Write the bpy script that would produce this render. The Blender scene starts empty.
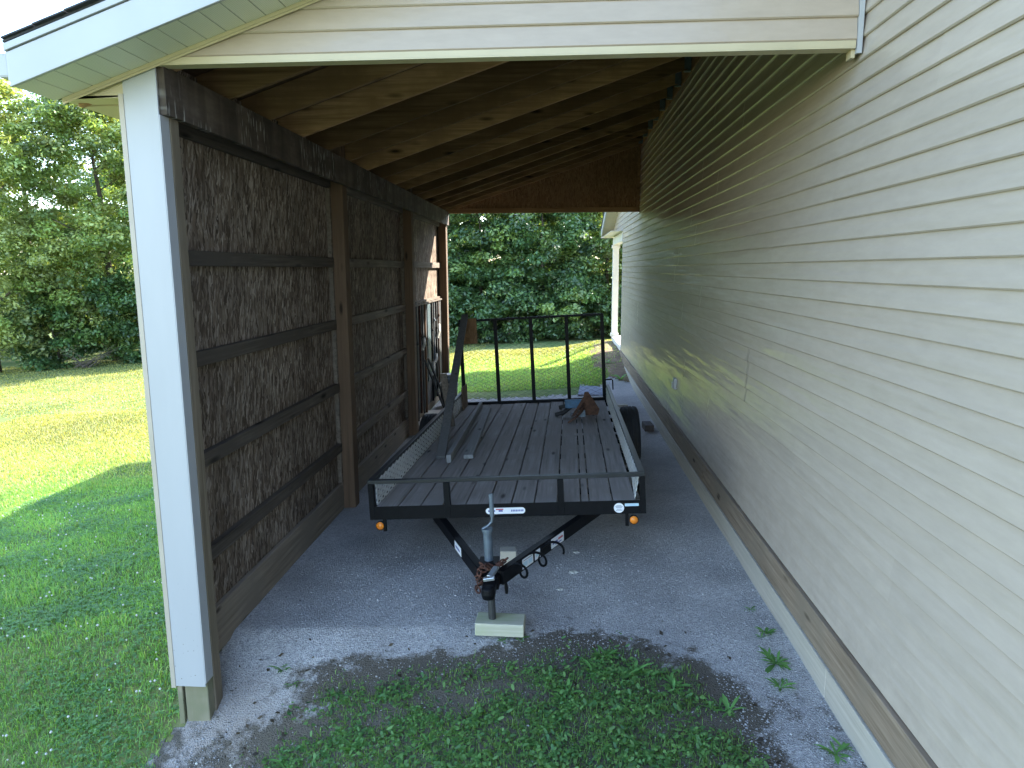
import bpy, bmesh, math, random
import numpy as np
from mathutils import Vector, Matrix
rng = np.random.default_rng(7); random.seed(7)
scene = bpy.context.scene
COL = scene.collection
R = math.radians

# ------------------------------------------------------------------ camera
CX, CY, CZ = 1.9946, -3.5544, 2.1511
PITCH, YAW, ROLL, FPX = 0.1624, 0.0664, -0.0047, 701.66
fw = Vector((-math.sin(YAW)*math.cos(PITCH), math.cos(YAW)*math.cos(PITCH), -math.sin(PITCH)))
r0 = Vector((math.cos(YAW), math.sin(YAW), 0)); u0 = r0.cross(fw)
cr = math.cos(ROLL)*r0 + math.sin(ROLL)*u0
cu = -math.sin(ROLL)*r0 + math.cos(ROLL)*u0
cd = bpy.data.cameras.new('camera'); cam = bpy.data.objects.new('camera', cd); COL.objects.link(cam)
m3 = Matrix((cr, cu, -fw)).transposed()
cam.matrix_world = Matrix.Translation((CX, CY, CZ)) @ m3.to_4x4()
cd.sensor_width = 36; cd.lens = FPX/1024*36; cd.clip_start = .05; cd.clip_end = 2000
scene.camera = cam

# ------------------------------------------------------------------ light
SUN_AZ, SUN_EL = R(42), R(35)          # azimuth from +Y towards +X
w = bpy.data.worlds.new("World"); scene.world = w; w.use_nodes = True
nt = w.node_tree; bg = nt.nodes['Background']
sky = nt.nodes.new('ShaderNodeTexSky'); sky.sky_type = 'NISHITA'; sky.sun_disc = False
sky.sun_elevation = SUN_EL; sky.sun_rotation = SUN_AZ; sky.air_density = 1.0; sky.dust_density = .6; sky.ozone_density = 1.2
nt.links.new(sky.outputs[0], bg.inputs[0]); bg.inputs[1].default_value = .15
sl = bpy.data.lights.new('sun', 'SUN'); so = bpy.data.objects.new('sun', sl); COL.objects.link(so)
sl.energy = 3.7; sl.angle = R(.53); sl.color = (1, .93, .80)
sd = Vector((math.sin(SUN_AZ)*math.cos(SUN_EL), math.cos(SUN_AZ)*math.cos(SUN_EL), math.sin(SUN_EL)))
so.rotation_euler = sd.to_track_quat('Z', 'Y').to_euler()
so.location = (12, 14, 14)
vs = scene.view_settings
vs.view_transform = 'Standard'; vs.look = 'None'; vs.gamma = 1; vs.use_curve_mapping = False; vs.exposure = 2.85
scene.cycles.max_bounces = 14; scene.cycles.diffuse_bounces = 10; scene.cycles.transparent_max_bounces = 8

# ------------------------------------------------------------------ materials
class N:
    def __init__(s, name, rough=.6, spec=.5, metal=0):
        s.m = bpy.data.materials.new(name); s.m.use_nodes = True
        s.t = s.m.node_tree; s.b = s.t.nodes['Principled BSDF']
        s.b.inputs['Roughness'].default_value = rough
        s.b.inputs['Specular IOR Level'].default_value = spec
        s.b.inputs['Metallic'].default_value = metal
    def n(s, typ, **k):
        nd = s.t.nodes.new(typ)
        for a, b in k.items():
            if a in nd.inputs: nd.inputs[a].default_value = b
            else: setattr(nd, a, b)
        return nd
    def l(s, a, b): s.t.links.new(a, b)
    def coord(s, scale=(1, 1, 1), rnd=True):
        tc = s.n('ShaderNodeTexCoord'); mp = s.n('ShaderNodeMapping'); mp.inputs['Scale'].default_value = scale
        src = tc.outputs['Object']
        if rnd:
            oi = s.n('ShaderNodeObjectInfo'); ad = s.n('ShaderNodeVectorMath', operation='ADD')
            ml = s.n('ShaderNodeMath', operation='MULTIPLY'); ml.inputs[1].default_value = 37.0
            s.l(oi.outputs['Random'], ml.inputs[0]); s.l(src, ad.inputs[0]); s.l(ml.outputs[0], ad.inputs[1]); src = ad.outputs[0]
        s.l(src, mp.inputs[0]); return mp.outputs[0]
    def noise(s, vec, scale=5, detail=4, rough=.55):
        nd = s.n('ShaderNodeTexNoise'); nd.inputs['Scale'].default_value = scale; nd.inputs['Detail'].default_value = detail
        nd.inputs['Roughness'].default_value = rough; s.l(vec, nd.inputs['Vector']); return nd.outputs[0]
    def ramp(s, fac, stops):
        nd = s.n('ShaderNodeValToRGB'); e = nd.color_ramp.elements
        while len(e) < len(stops): e.new(.5)
        for i, (p, c) in enumerate(stops): e[i].position = p; e[i].color = (*c, 1) if len(c) == 3 else c
        s.l(fac, nd.inputs[0]); return nd.outputs[0]
    def mix(s, fac, a, b, mode='MIX'):
        nd = s.n('ShaderNodeMix', data_type='RGBA', blend_type=mode)
        for v, i in ((fac, 0), (a, 6), (b, 7)):
            if hasattr(v, 'links'): s.l(v, nd.inputs[i])
            else: nd.inputs[i].default_value = v if i == 0 else (*v, 1)
        return nd.outputs[2]
    def bump(s, h, strength=.3, dist=.01):
        nd = s.n('ShaderNodeBump'); nd.inputs['Strength'].default_value = strength; nd.inputs['Distance'].default_value = dist
        s.l(h, nd.inputs['Height']); s.l(nd.outputs[0], s.b.inputs['Normal'])
    def col(s, c):
        if hasattr(c, 'links'): s.l(c, s.b.inputs['Base Color'])
        else: s.b.inputs['Base Color'].default_value = (*c, 1)
        return s

BW = lambda v: (v, v, v)
def wood(name, c1, c2, axis, c3=None, knots=True, rough=.8, streak=1.0, toned=False):
    a = N(name, rough, .2)
    sc = [38, 38, 38]; sc[axis] = 1.3
    v = a.coord(tuple(sc)); g = a.noise(v, 1.0*streak, 6, .62)
    v2 = a.coord((2.2, 2.2, 2.2)); g2 = a.noise(v2, 1.0, 4)
    c = a.ramp(g, [(.30, c1), (.70, c2)])
    if c3: c = a.mix(a.ramp(g2, [(.44, BW(0)), (.62, BW(1))]), c, c3)
    if knots:
        ks = [7, 7, 7]; ks[axis] = 2.0
        vo = a.n('ShaderNodeTexVoronoi'); a.l(a.coord(tuple(ks)), vo.inputs['Vector'])
        vo.inputs['Scale'].default_value = 1.0
        k = a.ramp(vo.outputs['Distance'], [(.06, BW(1)), (.21 if toned else .16, BW(0))])
        c = a.mix(k, c, tuple(x*(.22 if toned else .35) for x in c1))
    oi = a.n('ShaderNodeObjectInfo'); tone = oi.outputs['Color']
    if toned: c = a.mix(1.0, c, tone, 'MULTIPLY')
    a.col(c); a.bump(g, .35, .004); return a.m

def plain(name, c, rough=.5, metal=0, spec=.5, var=.12, scale=6, bump=0):
    a = N(name, rough, spec, metal)
    g = a.noise(a.coord((1, 1, 1)), scale, 5)
    a.col(a.ramp(g, [(.3, tuple(x*(1-var) for x in c)), (.7, tuple(min(1, x*(1+var)) for x in c))]))
    if bump: a.bump(g, bump, .004)
    return a.m

M = {}
M['rafter'] = wood('old_rafter_wood', (.205, .112, .052), (.49, .295, .15), 0, (.26, .148, .072), toned=True)
M['beam'] = wood('stained_beam_wood', (.07, .05, .038), (.15, .11, .085), 1, (.10, .078, .062))
M['post_wood'] = wood('post_wood', (.085, .054, .035), (.19, .122, .078), 2, (.125, .08, .052))
M['post_grey'] = wood('weathered_post_wood', (.13, .10, .07), (.27, .215, .155), 2, (.17, .135, .095), knots=False)
M['girt'] = wood('girt_wood', (.08, .062, .048), (.22, .18, .145), 1, (.13, .105, .085), toned=True)
M['plate'] = wood('plate_wood', (.16, .125, .092), (.32, .26, .2), 1, (.22, .18, .14))
M['skirt'] = wood('weathered_skirt_wood', (.14, .10, .068), (.34, .265, .195), 1, (.22, .175, .13))
M['skirt_pale'] = wood('pale_skirt_wood', (.34, .31, .26), (.50, .46, .39), 1, (.42, .39, .33), knots=False)
M['deck'] = wood('deck_plank_wood', (.17, .15, .14), (.36, .325, .305), 1, (.25, .222, .205))
M['loose'] = wood('grey_plank_wood', (.17, .17, .17), (.33, .33, .32), 1, (.24, .24, .24))
M['lean'] = wood('dark_plank_wood', (.09, .088, .088), (.17, .165, .16), 2, (.12, .118, .116))
M['block'] = wood('treated_block_wood', (.36, .36, .27), (.52, .50, .40), 0, (.30, .36, .18), knots=False)
M['handle'] = wood('tool_handle_wood', (.10, .05, .03), (.2, .11, .06), 2)
M['old_foot'] = wood('mossy_post_wood', (.22, .185, .13), (.36, .31, .24), 2, (.20, .19, .12), knots=False)

def streaked(name, c1, c2):
    a = N(name, .75, .2)
    g = a.noise(a.coord((10, 3, 10)), 1, 6, .65); v = a.coord((1, 55, 7), rnd=False)
    st = a.noise(v, 1, 3, .5); gate_ = a.noise(a.coord((1, 1.1, 1)), 1.6, 3)
    c = a.ramp(g, [(.3, c1), (.7, c2)])
    k = a.mix(1.0, a.ramp(st, [(.59, BW(0)), (.64, BW(1))]), a.ramp(gate_, [(.45, BW(0)), (.6, BW(.85))]), 'MULTIPLY')
    vert = a.noise(a.coord((1, 6, .8), rnd=False), 1, 2); c = a.mix(a.ramp(vert, [(.4, BW(0)), (.6, BW(.6))]), c, tuple(x*.45 for x in c1))
    a.col(a.mix(k, c, (.5, .47, .42))); a.bump(g, .3, .004); return a.m
M['beam'] = streaked('stained_beam_wood', (.07, .052, .042), (.15, .115, .09))
def osb(name, c1, c2, c3, axis=2, rough=.85):
    a = N(name, rough, .15)
    nz = a.n('ShaderNodeTexNoise'); nz.inputs['Scale'].default_value = 14
    tc = a.coord((1, 1, 1)); a.l(tc, nz.inputs['Vector'])
    ad = a.n('ShaderNodeVectorMath', operation='MULTIPLY_ADD'); a.l(nz.outputs['Color'], ad.inputs[0]); ad.inputs[1].default_value = (.035, .035, .05); a.l(tc, ad.inputs[2])
    outs = []
    for sc, ro in (((54, 54, 8), .06), ((92, 92, 17), -.22), ((66, 66, 11), .34)):
        mp0 = a.n('ShaderNodeMapping'); mp0.inputs['Rotation'].default_value = (ro, 0, 0) if axis == 2 else (0, ro, 0); a.l(ad.outputs[0], mp0.inputs[0])
        mp = a.n('ShaderNodeMapping'); mp.inputs['Scale'].default_value = sc; a.l(mp0.outputs[0], mp.inputs[0])
        vo = a.n('ShaderNodeTexVoronoi'); vo.inputs['Scale'].default_value = 1; a.l(mp.outputs[0], vo.inputs['Vector']); outs.append(vo)
    sep = a.n('ShaderNodeSeparateColor'); a.l(outs[0].outputs['Color'], sep.inputs[0])
    sep2 = a.n('ShaderNodeSeparateColor'); a.l(outs[1].outputs['Color'], sep2.inputs[0])
    c = a.ramp(sep.outputs[0], [(.1, c1), (.55, c2), (1, c3)])
    c = a.mix(.45, c, a.ramp(sep2.outputs[1], [(.1, c1), (.7, c2), (1, c3)]))
    sep3 = a.n('ShaderNodeSeparateColor'); a.l(outs[2].outputs['Color'], sep3.inputs[0])
    c = a.mix(a.ramp(sep3.outputs[2], [(.55, BW(0)), (.62, BW(.85))]), c, a.ramp(sep3.outputs[0], [(.1, c1), (.6, c2), (1, c3)]))
    big = a.noise(a.coord((1, 1, .6)), 2.3, 5)
    c = a.mix(a.ramp(big, [(.42, BW(0)), (.70, BW(.5))]), c, tuple(x*.8 for x in c1))
    a.col(c); 
    mm = a.n('ShaderNodeMath', operation='ADD'); a.l(sep.outputs[1], mm.inputs[0]); a.l(sep2.outputs[0], mm.inputs[1])
    a.bump(mm.outputs[0], .75, .006)
    return a.m
M['osb'] = osb('weathered_strand_board', (.065, .045, .032), (.21, .155, .115), (.48, .40, .33))
M['osb_in'] = osb('brown_strand_board', (.18, .10, .05), (.30, .17, .09), (.40, .24, .13))

def siding_mat(name, c, wav=.9):
    a = N(name, .27, .5)
    v = a.coord((6.0, .55, 6.0), rnd=False); g = a.noise(v, 1.0, 3, .5)
    at = a.n('ShaderNodeAttribute', attribute_name='tone')
    fine = a.noise(a.coord((2, 2, 8), rnd=False), 3, 6, .65)
    col = a.ramp(fine, [(.3, tuple(x*.93 for x in c)), (.7, tuple(x*1.03 for x in c))])
    col = a.mix(1.0, col, at.outputs['Color'], 'MULTIPLY')
    tc = a.n('ShaderNodeTexCoord'); sz = a.n('ShaderNodeSeparateXYZ'); a.l(tc.outputs['Object'], sz.inputs[0])
    lo = a.n('ShaderNodeMapRange'); lo.inputs['From Min'].default_value = .95; lo.inputs['From Max'].default_value = .30; lo.inputs['To Max'].default_value = .28; a.l(sz.outputs[2], lo.inputs['Value'])
    dn = a.ramp(a.noise(a.coord((3, 3, 3), rnd=False), 2.2, 7, .7), [(.42, BW(0)), (.7, BW(1))])
    col = a.mix(a.mix(1.0, dn, lo.outputs[0], 'MULTIPLY'), col, (.26, .22, .17))
    a.col(col); a.bump(g, wav, .03)
    return a.m
M['siding'] = siding_mat('cream_vinyl_siding', (.465, .392, .322))
M['siding_front'] = siding_mat('cream_vinyl_siding_gable', (.45, .36, .28), .2)
M['cream'] = plain('cream_vinyl_trim', (.50, .42, .27), .45, var=.05)
def speckled(name, c):
    a = N(name, .42, .45)
    v = a.n('ShaderNodeTexVoronoi'); v.inputs['Scale'].default_value = 34; a.l(a.coord((1, 1, 1)), v.inputs['Vector'])
    tc = a.n('ShaderNodeTexCoord'); sx = a.n('ShaderNodeSeparateXYZ'); a.l(tc.outputs['Object'], sx.inputs[0])
    low = a.n('ShaderNodeMapRange'); low.inputs['From Min'].default_value = .55; low.inputs['From Max'].default_value = -.15; a.l(sx.outputs[2], low.inputs['Value'])
    sp = a.ramp(v.outputs['Distance'], [(.07, BW(1)), (.13, BW(0))])
    sc = a.n('ShaderNodeSeparateColor'); a.l(v.outputs['Color'], sc.inputs[0])
    pick = a.ramp(sc.outputs[0], [(.6, BW(0)), (.7, BW(1))])
    mm = a.mix(1.0, sp, pick, 'MULTIPLY'); mm = a.mix(1.0, mm, low.outputs[0], 'MULTIPLY')
    g = a.noise(a.coord((4, 4, .8)), 1.5, 5)
    base = a.ramp(g, [(.3, tuple(x*.94 for x in c)), (.7, c)])
    a.col(a.mix(mm, base, (.16, .13, .11))); a.bump(g, .12, .01)
    return a.m
M['white_trim'] = speckled('white_metal_cladding', (.42, .415, .425))
M['white'] = plain('white_painted_metal', (.41, .41, .42), .4, var=.04, scale=3)
M['white_wood'] = plain('white_painted_wood', (.62, .6, .56), .5, var=.05)
M['tan'] = plain('tan_corner_vinyl', (.42, .36, .29), .5, var=.06)
def soffit():
    a = N('vented_soffit_vinyl', .5, .4)
    v = a.n('ShaderNodeTexVoronoi'); v.inputs['Scale'].default_value = 120; v.inputs['Randomness'].default_value = 0
    a.l(a.coord((1, 1, 0), rnd=False), v.inputs['Vector'])
    c = a.ramp(v.outputs['Distance'], [(.10, (.3, .31, .25)), (.2, (.74, .72, .58))])
    a.col(c); return a.m
M['soffit'] = soffit()
M['shingle'] = plain('dark_asphalt_shingle', (.045, .045, .05), .9, var=.35, scale=60, bump=.4)
M['sheath'] = wood('roof_sheathing', (.045, .027, .015), (.085, .05, .028), 1, knots=False)
M['black'] = plain('black_painted_steel', (.004, .0045, .006), .5, spec=.12, var=.3, scale=20)
M['black_worn'] = plain('worn_black_steel', (.035, .036, .038), .5, var=.35, scale=14)
M['rail_top'] = plain('dusty_black_steel', (.018, .02, .022), .42, spec=.3, var=.3, scale=9)
M['mesh'] = plain('pale_expanded_steel', (.68, .69, .68), .55, .25, var=.15, scale=30)
M['dark_mesh'] = plain('dark_expanded_steel', (.03, .03, .03), .6, var=.2)
M['galv'] = plain('galvanised_steel', (.12, .15, .185), .45, .45, var=.2, scale=18)
M['chrome'] = plain('bright_zinc_steel', (.5, .52, .55), .3, .8, var=.2)
M['rust'] = plain('rusted_iron', (.065, .024, .014), .85, var=.55, scale=28, bump=.6)
M['rust2'] = plain('rust_brown_iron', (.085, .04, .024), .85, var=.5, scale=16, bump=.5)
M['blue'] = plain('faded_blue_paint', (.018, .09, .18), .5, var=.3, scale=16)
M['teal'] = plain('dull_teal_paint', (.025, .055, .07), .6, var=.3, scale=8)
M['tyre'] = plain('tyre_rubber', (.018, .018, .019), .75, var=.25, scale=30, bump=.3)
M['amber'] = plain('amber_lens', (.75, .22, .02), .25, var=.1)
M['sticker'] = plain('white_sticker', (.72, .73, .76), .4, var=.05)
M['ink_blue'] = plain('blue_ink', (.10, .12, .32), .5, var=.1)
M['ink_red'] = plain('red_ink', (.45, .08, .10), .5, var=.1)
M['ink_grey'] = plain('grey_ink', (.25, .27, .32), .5, var=.1)
M['sticker_blue'] = plain('pale_blue_sticker', (.45, .60, .70), .4, var=.05)
M['concrete'] = plain('grey_blue_concrete', (.17, .19, .25), .85, var=.25, scale=40, bump=.4)
M['brick'] = plain('dark_wet_block', (.07, .055, .05), .85, var=.3, scale=18, bump=.4)
M['bucket'] = plain('dull_white_plastic', (.42, .41, .38), .5, var=.1)
M['dark'] = plain('dark_stuff', (.02, .02, .022), .7, var=.3)
M['bark'] = wood('tree_bark', (.05, .04, .03), (.16, .13, .10), 2, knots=False)
M['clover_white'] = plain('clover_flower_white', (.62, .6, .55), .7, var=.1)
M['outlet'] = plain('grey_plastic_cover', (.36, .37, .37), .5, var=.05)
M['stone'] = plain('grey_gravel_stone', (.30, .295, .30), .85, var=.5, scale=9)

def leaf_mat(name, trans=.35, rough=.5):
    m = bpy.data.materials.new(name); m.use_nodes = True; t = m.node_tree
    b = t.nodes['Principled BSDF']; out = t.nodes['Material Output']
    at = t.nodes.new('ShaderNodeAttribute'); at.attribute_name = 'col'
    b.inputs['Roughness'].default_value = rough; b.inputs['Specular IOR Level'].default_value = .6
    t.links.new(at.outputs['Color'], b.inputs['Base Color'])
    tr = t.nodes.new('ShaderNodeBsdfTranslucent')
    hs = t.nodes.new('ShaderNodeMix'); hs.data_type = 'RGBA'; hs.blend_type = 'MULTIPLY'; hs.inputs[0].default_value = 1
    t.links.new(at.outputs['Color'], hs.inputs[6]); hs.inputs[7].default_value = (1.9, 1.75, .7, 1)
    t.links.new(hs.outputs[2], tr.inputs[0])
    mx = t.nodes.new('ShaderNodeMixShader'); mx.inputs[0].default_value = trans
    t.links.new(b.outputs[0], mx.inputs[1]); t.links.new(tr.outputs[0], mx.inputs[2]); t.links.new(mx.outputs[0], out.inputs[0])
    return m
M['leaf'] = leaf_mat('tree_leaf', .33, .36)
M['grass'] = leaf_mat('grass_blade', .35, .55)

def ground_mat():
    a = N('lawn_soil_and_thatch', .95, .1)
    v = a.coord((1, 1, 1), rnd=False)
    g = a.noise(v, 9, 8, .65); g2 = a.noise(v, .8, 5)
    c = a.ramp(g, [(.3, (.05, .085, .025)), (.5, (.10, .15, .045)), (.72, (.2, .22, .085))])
    c = a.mix(a.ramp(g2, [(.40, BW(0)), (.65, BW(.5))]), c, (.24, .22, .10))
    a.col(c); a.bump(g, .5, .03); return a.m
M['ground'] = ground_mat()
def gravel_mat():
    a = N('crushed_gravel', .9, .2)
    v = a.coord((1, 1, 1), rnd=False)
    vo = a.n('ShaderNodeTexVoronoi'); vo.inputs['Scale'].default_value = 85; a.l(v, vo.inputs['Vector'])
    vo2 = a.n('ShaderNodeTexVoronoi'); vo2.inputs['Scale'].default_value = 190; a.l(v, vo2.inputs['Vector'])
    s1 = a.n('ShaderNodeSeparateColor'); a.l(vo.outputs['Color'], s1.inputs[0]); s2 = a.n('ShaderNodeSeparateColor'); a.l(vo2.outputs['Color'], s2.inputs[0])
    c = a.ramp(s1.outputs[0], [(.0, (.285, .275, .28)), (.55, (.61, .59, .585)), (.9, (.75, .73, .72)), (1, (.83, .81, .79))])
    c = a.mix(.5, c, a.ramp(s2.outputs[0], [(0, (.255, .245, .25)), (.7, (.65, .63, .62)), (1, (.81, .79, .77))]))
    big = a.noise(v, 1.3, 6, .6)
    c = a.mix(a.ramp(big, [(.40, BW(0)), (.70, BW(.75))]), c, (.26, .25, .255))
    sx = a.n('ShaderNodeSeparateXYZ'); a.l(v, sx.inputs[0])
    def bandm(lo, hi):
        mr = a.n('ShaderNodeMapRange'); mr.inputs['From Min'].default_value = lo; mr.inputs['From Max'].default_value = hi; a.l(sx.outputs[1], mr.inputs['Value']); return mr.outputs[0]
    # darker, even grey further in; soil washed onto the front edge
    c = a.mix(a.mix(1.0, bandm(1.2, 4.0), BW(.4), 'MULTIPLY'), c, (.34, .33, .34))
    soilf = a.n('ShaderNodeMath', operation='ADD'); a.l(bandm(.5, -.2), soilf.inputs[0])
    nz0 = a.noise(v, 7.5, 9, .72); mrn = a.n('ShaderNodeMapRange'); mrn.inputs['From Min'].default_value = .25; mrn.inputs['From Max'].default_value = .75; a.l(nz0, mrn.inputs['Value']); nz = mrn.outputs[0]; a.l(nz, soilf.inputs[1])
    # moss and soil stains, and none on the clean strip beside the house
    def spot(cx_, cy_, rx, ry, amt):
        mp = a.n('ShaderNodeMapping'); mp.inputs['Location'].default_value = (-cx_/rx, -cy_/ry, 0); mp.inputs['Scale'].default_value = (1/rx, 1/ry, 0); a.l(v, mp.inputs[0])
        ln = a.n('ShaderNodeVectorMath', operation='LENGTH'); a.l(mp.outputs[0], ln.inputs[0])
        mr = a.n('ShaderNodeMapRange'); mr.inputs['From Min'].default_value = 1.3; mr.inputs['From Max'].default_value = .2; mr.inputs['To Max'].default_value = amt; a.l(ln.outputs['Value'], mr.inputs['Value']); return mr.outputs[0]
    for q_ in ((2.1, .36, .5, .30, .55), (.42, .34, .16, .2, .22), (1.0, .22, .7, .16, .45), (2.75, -.25, .3, .15, .35)):
        ad_ = a.n('ShaderNodeMath', operation='ADD'); a.l(soilf.outputs[0], ad_.inputs[0]); a.l(spot(*q_), ad_.inputs[1]); soilf = ad_
    strip = a.n('ShaderNodeMapRange'); strip.inputs['From Min'].default_value = 2.8; strip.inputs['From Max'].default_value = 3.05; strip.inputs['To Max'].default_value = .75; a.l(sx.outputs[0], strip.inputs['Value'])
    lf = a.n('ShaderNodeMapRange'); lf.inputs['From Min'].default_value = .75; lf.inputs['From Max'].default_value = .25; lf.inputs['To Max'].default_value = .5; a.l(sx.outputs[0], lf.inputs['Value'])
    sb0 = a.n('ShaderNodeMath', operation='SUBTRACT'); a.l(soilf.outputs[0], sb0.inputs[0]); a.l(lf.outputs[0], sb0.inputs[1]); soilf = sb0
    sb = a.n('ShaderNodeMath', operation='SUBTRACT'); a.l(soilf.outputs[0], sb.inputs[0]); a.l(strip.outputs[0], sb.inputs[1]); soilf = sb
    c = a.mix(spot(.1, -.12, .55, .42, .75), c, (.36, .30, .25))
    c = a.mix(a.ramp(soilf.outputs[0], [(.74, BW(0)), (1.40, BW(.95))]), c, (.12, .102, .078))
    a.col(c)
    hh = a.n('ShaderNodeMath', operation='ADD'); a.l(vo.outputs['Distance'], hh.inputs[0]); a.l(vo2.outputs['Distance'], hh.inputs[1])
    a.bump(hh.outputs[0], .8, .012); return a.m
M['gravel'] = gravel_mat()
def dirt_mat():
    a = N('bare_dirt', .95, .1); v = a.coord((1, 1, 1), rnd=False)
    g = a.noise(v, 6, 8, .7)
    a.col(a.ramp(g, [(.3, (.10, .07, .045)), (.6, (.21, .155, .105)), (.75, (.30, .24, .18))])); a.bump(g, .7, .03); return a.m
M['dirt'] = dirt_mat()

# ------------------------------------------------------------------ mesh helpers
class MB:
    def __init__(s): s.v = []; s.f = []; s.tone = []
    def face(s, pts, tone=1.0):
        i = len(s.v); s.v += [tuple(p) for p in pts]; s.f.append(tuple(range(i, i+len(pts)))); s.tone.append(tone); return s
    def box(s, x0, x1, y0, y1, z0, z1):
        return s.hexa([(x0, y0, z0), (x1, y0, z0), (x1, y1, z0), (x0, y1, z0), (x0, y0, z1), (x1, y0, z1), (x1, y1, z1), (x0, y1, z1)])
    def hexa(s, p):
        i = len(s.v); s.v += [tuple(q) for q in p]
        for f in ((3, 2, 1, 0), (4, 5, 6, 7), (0, 1, 5, 4), (1, 2, 6, 5), (2, 3, 7, 6), (3, 0, 4, 7)):
            s.f.append(tuple(i+k for k in f)); s.tone.append(1.0)
        return s
    def bar(s, a, b, wd, ht, up=(0, 0, 1)):        # rectangular bar from a to b
        a, b = Vector(a), Vector(b); d = (b-a).normalized(); up = Vector(up)
        sd_ = d.cross(up)
        if sd_.length < 1e-5: sd_ = d.cross(Vector((1, 0, 0)))
        sd_.normalize(); u = sd_.cross(d)
        p = []
        for q in (a, b):
            for i, j in ((-1, -1), (1, -1), (1, 1), (-1, 1)): p.append(q + sd_*i*wd/2 + u*j*ht/2)
        return s.hexa(p)
    def tube(s, pts, rad, n=8, cap=True, closed=False):
        pts = [Vector(p) for p in pts]; rs = rad if hasattr(rad, '__len__') else [rad]*len(pts)
        i0 = len(s.v); prev = None
        for k, p in enumerate(pts):
            if closed: d = (pts[(k+1) % len(pts)]-pts[k-1])
            else: d = (pts[min(k+1, len(pts)-1)]-pts[max(k-1, 0)])
            d.normalize()
            a = prev - d*prev.dot(d) if prev is not None else d.orthogonal()
            a.normalize(); prev = a; b = d.cross(a)
            for j in range(n):
                t = 2*math.pi*j/n; s.v.append(tuple(p + (a*math.cos(t)+b*math.sin(t))*rs[k]))
        L_ = len(pts)
        for k in range(L_ if closed else L_-1):
            for j in range(n):
                a0 = i0+k*n+j; a1 = i0+k*n+(j+1) % n; k2 = (k+1) % L_
                s.f.append((a0, a1, i0+k2*n+(j+1) % n, i0+k2*n+j)); s.tone.append(1)
        if cap and not closed:
            s.f.append(tuple(i0+j for j in reversed(range(n)))); s.f.append(tuple(i0+(L_-1)*n+j for j in range(n))); s.tone += [1, 1]
        return s
    def lathe(s, prof, axis='x', n=24, c=(0, 0, 0)):
        i0 = len(s.v)
        for k, (h, r) in enumerate(prof):
            for j in range(n):
                t = 2*math.pi*j/n; a, b = r*math.cos(t), r*math.sin(t)
                p = {'x': (h, a, b), 'y': (a, h, b), 'z': (a, b, h)}[axis]
                s.v.append((p[0]+c[0], p[1]+c[1], p[2]+c[2]))
        for k in range(len(prof)-1):
            for j in range(n):
                s.f.append((i0+k*n+j, i0+k*n+(j+1) % n, i0+(k+1)*n+(j+1) % n, i0+(k+1)*n+j)); s.tone.append(1)
        return s
    def prism(s, poly, z0, z1, fn):                # poly in 2D, fn(u,v,w)->xyz
        n = len(poly); i = len(s.v)
        s.v += [fn(u, v, z0) for u, v in poly]+[fn(u, v, z1) for u, v in poly]
        s.f.append(tuple(i+k for k in range(n))); s.f.append(tuple(i+n+k for k in reversed(range(n))))
        for k in range(n): s.f.append((i+k, i+n+k, i+n+(k+1) % n, i+(k+1) % n))
        s.tone += [1]*(n+2); return s
    def build(s, name, mat, parent=None, bevel=0, smooth=False, fix=True, tone=False):
        me = bpy.data.meshes.new(name); me.from_pydata(s.v, [], s.f); me.update()
        if tone:
            at = me.color_attributes.new('tone', 'FLOAT_COLOR', 'CORNER')
            vals = []
            for f, t in zip(s.f, s.tone): vals += [t, t, t, 1]*len(f)
            at.data.foreach_set('color', vals)
        if fix:
            bm = bmesh.new(); bm.from_mesh(me); bmesh.ops.recalc_face_normals(bm, faces=bm.faces); bm.to_mesh(me); bm.free()
        me.materials.append(mat)
        o = bpy.data.objects.new(name, me); COL.objects.link(o)
        if parent: o.parent = parent
        if smooth:
            me.polygons.foreach_set('use_smooth', [True]*len(me.polygons))
        if bevel:
            b = o.modifiers.new('bevel', 'BEVEL'); b.width = bevel; b.segments = 2; b.limit_method = 'ANGLE'
        return o

def tag(o, label=None, cat=None, group=None, kind=None):
    if label: o['label'] = label
    if cat: o['category'] = cat
    if group: o['group'] = group
    if kind: o['kind'] = kind
    return o
def empty(name, loc, label, cat, group=None):
    o = bpy.data.objects.new(name, None); COL.objects.link(o); o.location = loc; o.empty_display_size = .2
    return tag(o, label, cat, group)
def np_mesh(name, V, F, mat, cols=None, parent=None):
    """V (n,3), F list of arrays each (m,k)"""
    me = bpy.data.meshes.new(name)
    loops = np.concatenate([f.ravel() for f in F]); tot = np.concatenate([np.full(len(f), f.shape[1]) for f in F])
    start = np.concatenate([[0], np.cumsum(tot)[:-1]])
    me.vertices.add(len(V)); me.vertices.foreach_set('co', V.astype(np.float32).ravel())
    me.loops.add(len(loops)); me.loops.foreach_set('vertex_index', loops.astype(np.int32))
    me.polygons.add(len(tot)); me.polygons.foreach_set('loop_start', start.astype(np.int32))
    try: me.polygons.foreach_set('loop_total', tot.astype(np.int32))
    except Exception: pass
    me.update(calc_edges=True)
    if cols is not None:
        at = me.color_attributes.new('col', 'FLOAT_COLOR', 'POINT')
        c4 = np.ones((len(V), 4), np.float32); c4[:, :3] = cols; at.data.foreach_set('color', c4.ravel())
    me.materials.append(mat)
    o = bpy.data.objects.new(name, me); COL.objects.link(o)
    if parent: o.parent = parent
    return o

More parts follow.
